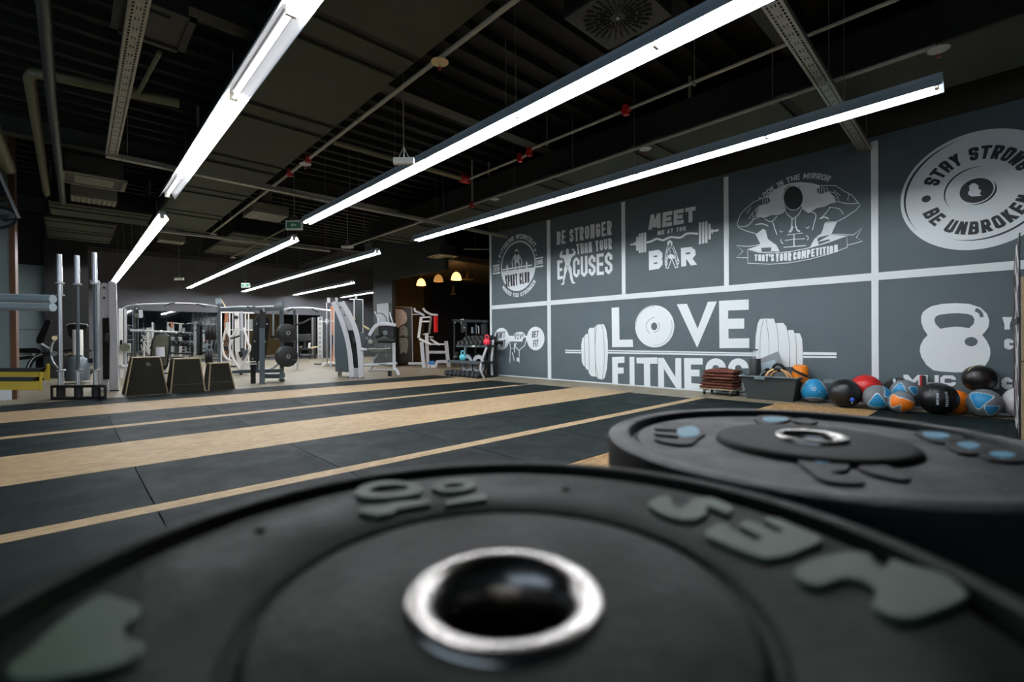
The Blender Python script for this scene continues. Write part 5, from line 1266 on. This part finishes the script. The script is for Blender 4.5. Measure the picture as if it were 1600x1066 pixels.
b5.tube('sleeve', '238,550 440,556', 36, 'silver'); b5.tube('collar', '436,556 458,556', 46, 'chrome'); b5.tube('shaft', '455,557 700,566', 28, 'silver'); b5.tube('sleeve', '700,567 930,575', 34, 'silver'); b5.tube('collar', '690,566 706,567', 44, 'chrome')
k = Kit('dumbbell_shelf', 'far black dumbbell shelf before the mirrors', 'dumbbell rack', (960, 930), c1, d=14.0)
for y in (620, 760, 880): k.plate('shelf', '820,%d 1150,%d 1150,%d 820,%d' % (y, y+12, y+30, y+18), .35, 'black_steel')
for x in (835, 1130): k.bar('upright', '%d,580 %d,1000' % (x, x), 18, .06, 'grey_steel', .1, drop=True)
far_db = []
def dumbbell(label, c, L, r, axis, m='black_rubber', group=None, proto=[]):
    a = Vector(axis).normalized(); u = a.cross(Z).normalized(); v = u.cross(a); c = Vector(c)
    root = thing('dumbbell', c, label, 'dumbbell', group)
    for s in (-1, 1):
        e = c + a*s*L*.30
        MB().lathe([(0, -L*.2), (r*.8, -L*.2), (r, -L*.14), (r, L*.14), (r*.8, L*.2), (0, L*.2)], 20, e, (u, v, a)).build('head', m, root)
        MB().lathe([(0, 0), (r*.5, 0), (r*.5, .004), (0, .004)], 16, c + a*s*L*.5 - a*(.004 if s < 0 else 0), (u, v, a)).build('end_cap', 'chrome_dark', root)
    MB().tube([c-a*L*.2, c+a*L*.2], r*.35, 10).build('handle', 'chrome', root)
    return root
for j in range(5):
    far_db.append(dumbbell('black dumbbell on the far shelf before the mirrors, %s' % ['leftmost', 'second from left', 'middle one', 'second from right', 'rightmost'][j], k.P(850+65*j, 588+3*j, .12), .3, .055, -FH, 'black_rubber', 'dumbbells on the far shelf'))
    dumbbell('black dumbbell on the middle of the far shelf, %s' % ['leftmost', 'second from left', 'middle one', 'second from right', 'rightmost'][j], k.P(850+65*j, 726+3*j, .12), .3, .06, -FH, 'black_rubber', 'dumbbells on the far shelf')

# second crossover bar, bench, wall bars at the back
c4 = C(420, 460, .1313)
k = Kit('chin_up_frame', 'far frame with an arched chrome bar right of the half rack', 'exercise machine', (310, 800), c4, d=14.5)
k.tube('arched_bar', '170,185 260,165 380,160 510,165 600,180 740,195', 22, 'chrome', sub=4); k.tube('grip', '222,200 260,178 290,168', 20, 'black_pad', -.05); k.tube('grip', '515,168 560,195 590,210', 20, 'black_pad', -.05)
k.bar('upright', '305,180 310,920', 24, .08, 'black_steel', .1, drop=True); k.bar('upright', '340,240 345,920', 14, .06, 'silver_plain', .2, drop=True); k.tube('arm', '330,360 420,335 500,292', 24, 'black_pad', -.05)
k.bar('upright', '738,195 740,920', 16, .06, 'silver_plain', .2, drop=True); k.bar('silver_leg', '312,800 314,915', 28, .06, 'silver', -.1, drop=True); k.plate('foot', '290,912 335,912 335,924 290,924', .2, 'black_steel', -.1, floor=True)
k = Kit('preacher_bench', 'black padded bench standing before the white wall bars', 'bench', (430, 770), c4, d=fdep(476, 561))
k.plate('back_pad', '350,475 500,470 512,560 360,565', .1, 'black_pad', 0, bevel=.03); k.plate('seat', '370,640 500,640 500,665 370,665', .35, 'black_pad', -.1, bevel=.02)
for x in (375, 485, 545): k.bar('leg', '%d,650 %d,768' % (x, x+3), 18, .06, 'black_steel', .05, drop=True)
k.bar('cross_tube', '375,718 500,716', 16, .06, 'grey_steel', .05); k.bar('spine', '430,560 430,645', 30, .06, 'black_steel', .12); k.tube('arm_rest', '500,640 575,625', 20, 'cream', 0); k.plate('towel', '470,580 500,570 495,640 465,640', .02, 'emergency_white', -.06)
k = Kit('wall_bars', 'white upright ladder board with square openings at the back', 'wall bars', (610, 760), c4, d=fdep(500, 560))
m = MB()
for x0, x1 in ((580, 594), (626, 640)): m.prism(k.pts('%d,268 %d,268 %d,764 %d,764' % (x0, x1, x1, x0)), k.F*.12)
k_n = 9
for j in range(k_n+1):
    y = 268+(764-268)*j/k_n; m.prism(k.pts('580,%f 640,%f 640,%f 580,%f' % (max(268, y-10), max(268, y-10), min(764, y+10), min(764, y+10))), k.F*.12)
m.build('ladder_board', 'white_machine', k.root, smooth=False); k.plate('back_board', '582,270 638,270 638,762 582,762', .02, 'silver_plain', .121)

# silver shrouded machine at the left
cL_ = C(0, 360, .28129)
k = Kit('weight_tower', 'tall silver weight tower with a black slot, right of the standing barbells', 'exercise machine', (628, 893), cL_)
k.plate('left_column', '560,300 570,292 590,292 602,300 602,890 562,890', .12, 'tower_silver', .02, floor=True); k.plate('right_column', '600,288 612,281 636,284 648,300 656,600 660,890 606,893', .12, 'tower_silver', -.02, bevel=.015, floor=True)
for y in (319, 375): k.disc('bolt_hole', 578, y, 6, .012, 'black_steel', .0)
k.plate('slot_panel', '568,488 606,484 610,600 608,828 572,830', .04, 'black_steel', -.03, bevel=.008); k.disc('pulley_wheel', 592, 600, 30, .04, 'black_rubber', -.035, ax=RH+FH*.3)
k.plate('foot', '608,888 662,888 662,898 608,898', .3, 'black_steel', -.03, floor=True); k.bar('edge_post', '548,285 552,870', 12, .1, 'tower_silver', .05, drop=True)

# standing barbells in their floor holder
k = Kit('barbell_holder', 'black floor stand holding the upright barbells', 'barbell stand', (437, 942), cL_)
HB = (k.P(288, 940), k.P(586, 930)); hd = Vector((HB[1].x-HB[0].x, HB[1].y-HB[0].y, 0)).normalized(); hn = k.F
g0 = Vector((HB[0].x, HB[0].y, 0)); Lh = (Vector((HB[1].x, HB[1].y, 0))-g0).length
for z_, t_ in ((.02, .04), (.205, .03)):
    for s_ in (0, .16): k_o = MB().box(g0 + hd*Lh/2 + hn*s_ + Z*z_, (Lh, .03, t_), (hd, Vector((-hd.y, hd.x, 0)), Z)).build('rail', 'black_steel', k.root, smooth=False)
for u in (0, Lh):
    MB().box(g0 + hd*u + hn*.08 + Z*.11, (.03, .19, .22), (Vector((hn.y, -hn.x, 0)), hn, Z)).build('end_frame', 'black_steel', k.root, smooth=False)
SOCK = [(.17, 'leftmost'), (.50, 'middle'), (.83, 'rightmost')]
for u, _ in SOCK: MB().lathe([(.038, .01), (.054, .01), (.054, .23), (.038, .23)], 20, g0+hd*Lh*u+hn*.06, closed=True).build('socket', 'black_rubber', k.root)
def standing_bar(label, p, H_, shaft, coll=True):
    root = thing('barbell', p, label, 'barbell', 'barbells in the floor stand')
    MB().tube([p+Z*.012, p+Z*.44], .033, 16).build('sleeve', 'chrome', root); MB().tube([p+Z*(H_-.43), p+Z*H_], .033, 16).build('sleeve', 'chrome', root)
    for z_ in (.44, H_-.46): MB().lathe([(.01, 0), (.055, 0), (.058, .006), (.058, .022), (.04, .03), (.01, .03)], 20, p+Z*z_).build('collar', 'chrome', root)
    MB().tube([p+Z*.46, p+Z*(H_-.44)], .023, 12).build('shaft', shaft, root)
    return root
q = [g0+hd*Lh*u+hn*.06 for u, _ in SOCK]
standing_bar('tall chrome barbell standing in the leftmost socket', q[0], 2.26, 'chrome')
standing_bar('barbell with a dark steel shaft standing in the middle socket', q[1], 2.24, 'grey_steel')
standing_bar('tall barbell with dark shaft standing in the rightmost socket', q[2], 2.25, 'grey_steel')
s_ = standing_bar('shorter chrome barbell close behind the leftmost one', q[0]+hd*.004+hn*.125, 2.08, 'chrome')
s_ = standing_bar('chrome barbell standing close behind the rightmost dark one', q[2]+hd*.0+hn*.125, 2.30, 'chrome')

# black seated machine and exercise bike at the left back
c8 = C(20, 480, .15009)
k = Kit('leg_extension_machine', 'black seated machine with tilted backrest at the left by the partition', 'exercise machine', (200, 790), c8, d=fdep(50, 600))
k.plate('backrest', '345,132 365,122 400,128 408,150 335,345 312,382 270,382 242,372 246,325', .35, 'black_pad', 0, bevel=.03)
k.plate('seat', '40,432 230,425 300,440 300,480 60,480', .45, 'black_pad', -.05, bevel=.03); k.tube('hinge_arm', '300,385 350,415 395,440', 22, 'silver', -.1)
k.ribbon('arched_leg', '160,650 180,590 230,530 300,500 400,482', 40, .12, 'black_steel', -.05, floor=False); k.tube('leg_trim', '152,655 172,590 225,522 300,492', 10, 'silver', -.09, sub=3)
k.tube('chrome_arc', '445,325 410,385 400,450 405,530 430,590 468,632', 20, 'chrome', -.1, sub=4); k.disc('cream_knob', 436, 322, 24, .07, 'cream', -.12); k.tube('side_handle', '440,310 485,285', 10, 'silver', -.1)
k.plate('base_block', '240,485 320,485 322,640 330,760 240,760', .3, 'black_steel', .1); k.disc('pivot', 430, 485, 26, .08, 'chrome_dark', -.1)
k.tube('foot_roller', '30,540 200,520', 36, 'black_pad', -.1); k.tube('knee_roller', '40,500 190,490', 26, 'silver_plain', .1); k.bar('base_beam', '20,930 200,930 380,850', 34, .1, 'black_steel', -.2); k.bar('floor_foot', '180,900 180,945', 60, .25, 'black_steel', -.1, drop=True)
k.bar('back_leg', '280,740 290,930', 34, .1, 'black_steel', .2, drop=True)
k = Kit('exercise_bike', 'upright machine with white column and grey green base behind the barbells', 'exercise machine', (670, 790), c8, d=fdep(120, 599))
k.tube('column', '675,235 678,500', 86, 'white_machine', 0, n=20)
b_ = k.P(675, 780); R1 = k.px(100)
MB().lathe([(0, 0), (R1*.95, 0), (R1, .05), (R1*.98, .30), (R1*.8, .46), (R1*.45, .52), (0, .52)], 32, (b_.x, b_.y, .06)).build('body_shell', 'grey_steel', k.root)
k.plate('console', '560,185 580,172 670,166 770,176 785,195 760,300 720,330 610,325 580,290', .25, 'black_pad', .1, bevel=.03); k.tube('console_rim', '560,190 580,176 670,170 770,180 784,196', 10, 'silver', .08)
k.tube('handlebar', '520,455 620,450 820,452', 26, 'black_pad', .1); k.tube('lower_link', '540,500 600,485 640,500', 16, 'cream', .05); k.tube('side_strut', '720,500 760,590', 16, 'silver', .1); k.plate('pedal_guard', '760,545 835,530 835,585 770,580', .1, 'black_steel', .1)
k.bar('floor_bar', '520,800 840,790', 22, .12, 'silver_plain', .05); k.tube('crank', '790,700 830,650', 40, 'grille_dark', .2)
k.bar('floor_foot', '560,800 560,830', 26, .3, 'black_steel', .02, drop=True); k.bar('floor_foot', '810,790 810,830', 26, .3, 'black_steel', .02, drop=True)

# jump boxes
def jump_box(label, fl, fr, tl, tr, dep, h, lid=None, hole=None):
    """trapezoid plywood box; floor points of the front face, top points of the front face, depth of the box"""
    A0, B0 = onz(*fl), onz(*fr); e = Vector((1, 0, 0)); n = Vector((0, 1, 0)); B0 = A0 + e*(B0.x-A0.x)
    dA = depth_of((A0+B0)/2); T0, T1 = at(*tl, dA), at(*tr, dA); a1 = (T0-A0).dot(e); b1 = (T1-A0).dot(e); L = (B0-A0).length
    ins = dep*.22
    root = thing('jump_box', A0, label, 'jump box', 'plywood jump boxes')
    bot = [A0, A0+e*L, A0+e*L+n*dep, A0+n*dep]; top = [A0+e*a1+n*ins+Z*h, A0+e*b1+n*ins+Z*h, A0+e*b1+n*(dep-ins)+Z*h, A0+e*a1+n*(dep-ins)+Z*h]
    MB().add(bot+top, [(3, 2, 1, 0), (4, 5, 6, 7), (0, 1, 5, 4), (1, 2, 6, 5), (2, 3, 7, 6), (3, 0, 4, 7)]).build('box_body', 'ply_dark', root, smooth=False)
    for i in range(4): MB().beam(bot[i]+Z*.006, top[i], .016, .016, FH).build('corner_edge', 'ply_edge', root, smooth=False)
    MB().prism([t+Z*.001 for t in top], Z*.014).build('top_edge', 'ply_edge', root, smooth=False)
    f = lambda u, v: (bot[0]*(1-u)+bot[1]*u)*(1-v) + (top[0]*(1-u)+top[1]*u)*v
    nn = (f(1, 0)-f(0, 0)).cross(f(0, 1)-f(0, 0)).normalized()
    if nn.dot(FH) > 0: nn = -nn
    if lid: MB().prism([f(0, lid)+nn*.001, f(1, lid)+nn*.001, f(1, lid+.018)+nn*.001, f(0, lid+.018)+nn*.001], nn*.004).build('joint_line', 'black_steel', root, smooth=False)
    if hole:
        q = f(*hole); u = nn.cross(Z).normalized(); MB().lathe([(0, 0), (.036, 0), (.036, .003), (0, .003)], 20, q+nn*.001, (u, u.cross(nn), nn)).build('hand_hole', 'black_steel', root)
    return root
jump_box('tallest trapezoid plywood jump box with a round hand hole', (195.5, 619.5), (264.5, 616), (206, 559), (254, 558), .55, .615, hole=(.56, .82))
jump_box('middle trapezoid plywood jump box with a joint line near the floor', (266.5, 615.5), (320, 611.5), (271, 561), (318, 559), .55, .575, lid=.24)
jump_box('lowest trapezoid plywood jump box beside the half rack', (326, 611), (367, 608), (328, 571), (363, 570), .5, .475, lid=.30)

# recess: climber machine, red towel, stepper, poster panel
c6 = C(600, 460, .12195)
k = Kit('climber_machine', 'beige steel lever machine with two raised handles in the dark recess', 'exercise machine', (505, 940), c6)
for t, wd in (('478,292 442,560', 34), ('602,290 578,510', 28)): k.bar('upper_post', t, wd, .07, 'cassette' if wd == 28 else 'white_machine')
for t in ('488,296 600,290', '490,350 600,348'): k.bar('cross_bar', t, 20, .05, 'white_machine')
for t in ('392,178 400,215 440,232 520,275', '502,178 530,218 600,258 690,268'): k.tube('handle', t, 30, 'ball_white', -.05)
k.tube('front_bar', '362,258 470,258', 10, 'silver'); k.bar('lower_post', '546,498 560,935', 44, .1, 'white_machine', .08, drop=True); k.bar('front_post', '480,612 512,940', 46, .12, 'silver', -.05, drop=True)
k.bar('lever', '452,572 605,642', 30, .06, 'white_machine', -.05); k.bar('lever', '592,572 712,650', 28, .06, 'white_machine', .2); k.bar('link_bar', '600,640 800,640', 18, .05, 'white_machine', .1); k.bar('lower_rail', '560,742 815,742', 34, .07, 'silver_plain', .1)
k.bar('rear_post', '795,600 828,860', 46, .1, 'silver_plain', .12, drop=True); k.bar('floor_rail', '315,886 500,886', 28, .1, 'silver_plain', .3); k.tube('peg', '500,516 545,514', 14, 'ball_white', -.02); k.tube('peg', '580,546 632,548', 14, 'ball_white', 0)
t_ = Kit('hanging_towel', 'bright red towel hanging from the lever machine handle', 'towel', (665, 290), c6, d=k.d-.03)
t_.root.location.z = t_.P(665, 480).z; p0, p1 = t_.P(638, 284), t_.P(690, 284); h_ = p0.z-t_.P(665, 487).z
m = MB(); V = []; n_ = 10
for i in range(n_+1):
    u = i/n_; w_ = .012*math.sin(u*9)
    for s_ in (0, 1): V.append(p0.lerp(p1, u) - FH*(.05-w_) - Z*(h_*s_))
for i in range(n_+1):
    u = i/n_; w_ = .012*math.sin(u*9)
    for s_ in (0, 1): V.append(p0.lerp(p1, u) - FH*(.03-w_) - Z*(h_*s_))
o_ = 2*(n_+1); fs = []
for i in range(n_): fs += [(2*i, 2*i+1, 2*i+3, 2*i+2), (o_+2*i, o_+2*i+2, o_+2*i+3, o_+2*i+1), (2*i, 2*i+2, o_+2*i+2, o_+2*i), (2*i+1, o_+2*i+1, o_+2*i+3, 2*i+3)]
fs += [(0, o_, o_+1, 1), (2*n_, 2*n_+1, o_+2*n_+1, o_+2*n_)]
m.add(V, fs).build('towel_cloth', 'towel_red', t_.root)
k = Kit('stepper', 'white step trainer with a blue tread beside the lever machine', 'stepper', (610, 945), c6)
k.plate('front_block', '558,945 565,905 640,905 662,918 655,945', .12, 'white_machine', -.18, floor=True); k.plate('blue_tread', '572,858 640,852 640,903 566,903', .1, 'step_blue', -.17); k.bar('tread_hole', '578,925 600,925', 10, .02, 'black_steel', -.19)
k.ribbon('arched_frame', '655,942 668,890 690,865 800,862', 36, .1, 'silver_plain', -.16)
k = Kit('poster_panel', 'tall printed glass panel with a pale shape at the edge of the recess', 'panel', (250, 905), c6, d=fdep(630, 571))
k.plate('glass_board', '132,158 362,165 372,860 150,905', .03, 'poster_dark', 0, bevel=0, floor=True)
k.bar('frame_edge', '358,165 368,860', 9, .05, 'silver', -.01); k.bar('frame_edge', '132,160 362,168', 9, .05, 'cream', -.01)
for t, m_ in (('170,190 235,192 285,245 296,300 290,345 265,375 225,392 195,415 180,432 168,330 168,240', 'poster_pale'), ('134,170 168,190 168,330 178,432 150,400 138,300', 'poster_pale'), ('205,420 250,395 300,430 310,520 290,545 240,520 195,540', 'poster_mid'), ('195,560 300,560 310,640 290,760 250,740 205,770', 'poster_mid'), ('200,790 240,800 250,890 205,895', 'grille_dark')):
    q = k.pts(t, -.008); MB().prism(q, FH*.004).build('printed_shape', m_, k.root, smooth=False)

# board and speaker on the pillar, wall mirrors
o = MB().box2((7.655, 14.05, 1.35), (7.695, 14.85, 2.1)).build('pin_board', 'board_grey', root=(7.68, 14.45, 1.7), smooth=False, bevel=.004); tag(o, 'plain grey board mounted on the dark pillar above the leg curl machine', 'board')
for i in range(6):
    x0 = 1.66+1.24*i
    r_ = thing('wall_mirror', (x0+.62, FAR_Y, 1.1), 'tall wall mirror on the far wall, %s' % ['leftmost, behind the arched chrome bar', 'second from the left', 'third from the left', 'fourth from the left', 'second from the right', 'rightmost, beside the white wall bars'][i], 'mirror', 'mirrors on the far wall')
    MB().box2((x0+.004, FAR_Y-.02, .12), (x0+1.236, FAR_Y-.004, 2.1)).build('mirror_glass', 'mirror_glass', r_, smooth=False)
    MB().box2((x0, FAR_Y-.012, .1), (x0+1.24, FAR_Y, 2.12)).build('frame', 'black_steel', r_, smooth=False)

# dumbbell and kettlebell rack at the end of the mural wall
rk = thing('dumbbell_rack', (6.95, 8.86, 0), 'three tier black and grey rack of dumbbells and kettlebells at the mural wall end', 'dumbbell rack')
c7 = C(685, 490, .1032)
RX, RY0, RY1 = 6.80, 8.22, 9.50
zt, zm = onx(*c7(500, 480), RX+.1).z, onx(*c7(450, 722), RX).z
MB().box2((RX+.14, RY0, zt-.045), (RX+.40, RY1-.13, zt)).build('top_shelf', 'black_steel', rk, smooth=False, bevel=.004)
MB().box2((RX+.125, RY0, zt-.05), (RX+.14, RY1-.13, zt+.01)).build('top_rail', 'chrome_dark', rk, smooth=False)
MB().box2((RX+.0, RY0, zm-.05), (RX+.34, RY1+.04, zm)).build('middle_shelf', 'black_steel', rk, smooth=False, bevel=.004)
MB().box2((RX-.015, RY0, zm-.06), (RX, RY1+.04, zm+.01)).build('middle_rail', 'grey_steel', rk, smooth=False)
for y in (RY0+.08, RY1-.18):
    MB().tube([(RX+.36, y, 0), (RX+.34, y, zm), (RX+.40, y, zt+.12)], .03, 10).build('upright', 'silver_plain', rk)
    MB().box2((RX-.06, y-.03, 0), (RX+.46, y+.03, .045)).build('foot', 'black_steel', rk, smooth=False)
for y in (8.58, 9.02):
    MB().lathe([(.14, -.02), (.235, -.02), (.235, .02), (.14, .02)], 40, (RX+.2, y, .29), (Vector((0, 1, 0)), Z, Vector((1, 0, .12)).normalized()), closed=True).build('ring_support', 'silver_plain', rk)
    MB().lathe([(.235, -.025), (.247, -.025), (.247, .025), (.235, .025)], 40, (RX+.2, y, .29), (Vector((0, 1, 0)), Z, Vector((1, 0, .12)).normalized()), closed=True).build('ring_edge', 'black_steel', rk)
MB().tube([(RX+.05, 8.23, 0), (RX-.02, 8.26, .25), (RX+.16, 8.25, zt-.04)], .028, 10, sub=4).build('end_strut', 'silver_plain', rk)
MB().box2((RX+.122, 8.64, zt-.04), (RX+.125, 8.76, zt-.005)).build('label_plate', 'sign_white', rk, smooth=False)
PL = ['farthest', 'second farthest', 'third farthest', 'third from the mural end', 'second from the mural end', 'nearest the mural end']
for j in range(6): dumbbell('chrome ended black dumbbell on the top shelf, front row, %s' % PL[5-j], (RX+.20, 8.43+.165*j, zt+.06), .20, .058, (1, 0, .25), 'black_rubber', 'dumbbells on the top shelf')
for j in range(6): dumbbell('chrome ended black dumbbell on the top shelf, back row, %s' % PL[5-j], (RX+.37, 8.41+.165*j, zt+.16), .18, .055, (1, 0, .25), 'black_rubber', 'dumbbells on the top shelf')
ORD8 = ['nearest the mural wall', 'second from the mural wall', 'third from the mural wall', 'fourth from the mural wall', 'fourth from the far end', 'third from the far end', 'second from the far end', 'at the far end']
for j in range(8): dumbbell('round black dumbbell on the floor under the rack, %s' % ORD8[j], (RX-.02+.01*(j % 2), 8.28+.168*j, .075), .26, .073, (1, .15, 0), 'black_rubber', 'round dumbbells on the floor')
def kettlebell(label, p, r, m, group='kettlebells on the rack'):
    p = Vector(p); root = thing('kettlebell', p, label, 'kettlebell', group)
    MB().lathe([(0, 0), (r*.6, 0), (r*.85, r*.25), (r, r*.8), (r*.9, r*1.3), (r*.55, r*1.7), (r*.2, r*1.82), (0, r*1.82)], 28, p).build('bell', m, root)
    MB().tube([p + Vector((0, -r*.55, r*1.5)), p + Vector((0, -r*.72, r*2.1)), p + Vector((0, -r*.45, r*2.65)), p + Vector((0, r*.45, r*2.65)), p + Vector((0, r*.72, r*2.1)), p + Vector((0, r*.55, r*1.5))], r*.19, 12, sub=4).build('handle', m, root)
kettlebell('red kettlebell on the top shelf of the dumbbell rack', (RX+.20, 8.29, zt+.001), .085, 'ball_pink')
kettlebell('teal kettlebell on the middle shelf of the rack', (RX+.12, 9.10, zm+.001), .085, 'ball_teal')
for j, y in enumerate((9.25, 9.35, 9.45)): kettlebell('black kettlebell on the middle shelf, %s' % ['beside the teal one', 'second from the far end', 'at the far end'][j], (RX+.2-.09*(j % 2), y, zm+.001), .07, 'black_shiny')
bs = thing('mat_stand', (7.42, 8.53, 0), 'black stand of hanging straps leaning at the mural wall edge', 'stand')
MB().tube([(7.33, 8.64, 0), (7.52, 8.68, 1.0)], .022, 8).tube([(7.33, 8.34, 0), (7.52, 8.54, 1.0)], .022, 8).build('leg', 'black_steel', bs)
MB().prism([(7.42, 8.72, .95), (7.36, 8.70, .45), (7.32, 8.72, .02), (7.32, 8.36, .02), (7.37, 8.46, .5), (7.43, 8.54, .95)], Vector((.10, 0, 0))).build('hanging_mats', 'black_pad', bs, bevel=.02)
MB().box((7.42, 8.40, .80), (.1, .3, .09)).build('hook_arm', 'black_steel', bs, smooth=False, bevel=.01)
# dark machine behind the dumbbell rack
k = Kit('multi_gym', 'dark machine with chrome glints in the recess behind the dumbbell rack', 'exercise machine', (500, 760), c7, d=15.0)
for x in (240, 420, 560, 720): k.bar('frame_post', '%d,120 %d,800' % (x, x), 22, .08, 'black_steel', .1*(x % 3), drop=True)
k.bar('top_rail', '220,110 760,120', 40, .2, 'black_steel'); k.bar('chrome_column', '512,205 515,300', 36, .06, 'chrome_dark', -.1); k.bar('chrome_column', '575,190 578,300', 16, .06, 'chrome_dark', -.1); k.bar('chrome_column', '610,190 612,310', 14, .06, 'chrome', -.1)
k.tube('chrome_lever', '565,170 612,212', 12, 'chrome', -.15); k.plate('weight_stack', '330,130 420,120 430,260 350,300', .3, 'black_shiny'); k.plate('weight_stack', '640,160 740,150 750,330 650,330', .3, 'black_shiny')
for x, y in ((345, 92), (375, 88), (250, 140), (345, 140), (390, 215), (690, 130)): k.disc('bolt', x, y, 9, .02, 'chrome', -.12)

# yellow armed rack at the left edge of the photo
k = Kit('power_rack', 'rack reaching in from the left edge with yellow safety arms and grey padded bars', 'power rack', (-70, 700), d=3.6)
for dd, y in ((0, 470), (.12, 483)): k.tube('padded_bar', '-75,%d 83,%d' % (y-4, y), 13.2, 'blue_grey_paint', dd, n=20)
k.bar('upright', '-75,120 -75,700', 22, .09, 'black_steel', 0, drop=True); k.bar('upright', '-60,120 -60,690', 20, .09, 'black_steel', .9, drop=True); k.bar('base_beam', '-75,720 -60,690', 16, .08, 'black_steel', .3)
k.bar('top_beam', '-110,120 -55,120', 20, .09, 'black_steel', .3)
a = k.plate('safety_arm', '-80,598 62,598 66,586 66,612 62,612 -80,612', .03, 'yellow_paint', 0, bevel=.003); k.bar('rubber_pad', '-80,595 57,595', 6, .06, 'black_rubber', 0, par=a)
a = k.plate('safety_arm', '-70,583 70,583 76,571 78,596 72,597 70,594 -70,594', .03, 'yellow_paint', .55, bevel=.003); k.bar('rubber_pad', '-70,580 66,580', 6, .06, 'black_rubber', .55, par=a)
k.plate('arm_end', '62,586 66,585 66,613 62,613', .09, 'yellow_paint', -.01, bevel=.002); k.plate('arm_end', '74,572 78,571 78,597 74,597', .09, 'yellow_paint', .54, bevel=.002)
k.root.location.z += .0125
# sign and bracket on the left pillar
sg = thing('pillar_sign', (-.9, 10.74, 2.9), 'dark oval sign with pale letters high on the left pillar', 'sign')
def pil(x, y, off=0): q = ony(x, y, 10.73-off); return q
m = MB(); n_ = 24
rim = [pil(-6+34*math.cos(2*math.pi*i/n_), 340-19*math.sin(2*math.pi*i/n_)) for i in range(n_)]
ringprism(m, rim, [pil(-6+30*math.cos(2*math.pi*i/n_), 340-14*math.sin(2*math.pi*i/n_)) for i in range(n_)], Vector((0, .012, 0)))
m.build('oval_rim', 'pillar_grey', sg, smooth=False); MB().prism([pil(-6+30*math.cos(2*math.pi*i/n_), 340-14*math.sin(2*math.pi*i/n_), -.008) for i in range(n_)], Vector((0, .006, 0))).build('sign_field', 'teal_grey', sg, smooth=False)
m = MB()
for ch, x0 in (('B', 1), ('E', 9)):
    for pg in glyph(ch, 6, 9, 1.6, .8): m.prism([pil(x0+u, 344-v, -.002) for u, v in pg], Vector((0, .003, 0)))
m.build('lettering', 'pillar_grey', sg, smooth=False)
tv = thing('wall_bracket', pil(0, 280), 'dark sloping canopy with a silver edge on the left pillar', 'canopy')
MB().prism([pil(-40, 200, .02), pil(-2, 268, .02), pil(14, 312, .02), pil(-40, 330, .02)], Vector((0, -.25, 0))).build('canopy', 'black_steel', tv, smooth=False)
MB().tube([pil(-3, 266, .28), pil(30, 341, .28)], .022, 10).build('silver_edge', 'silver_plain', tv)
MB().tube([pil(30, 341, .28), pil(6, 345, .0)], .012, 8).build('stay', 'black_steel', tv)
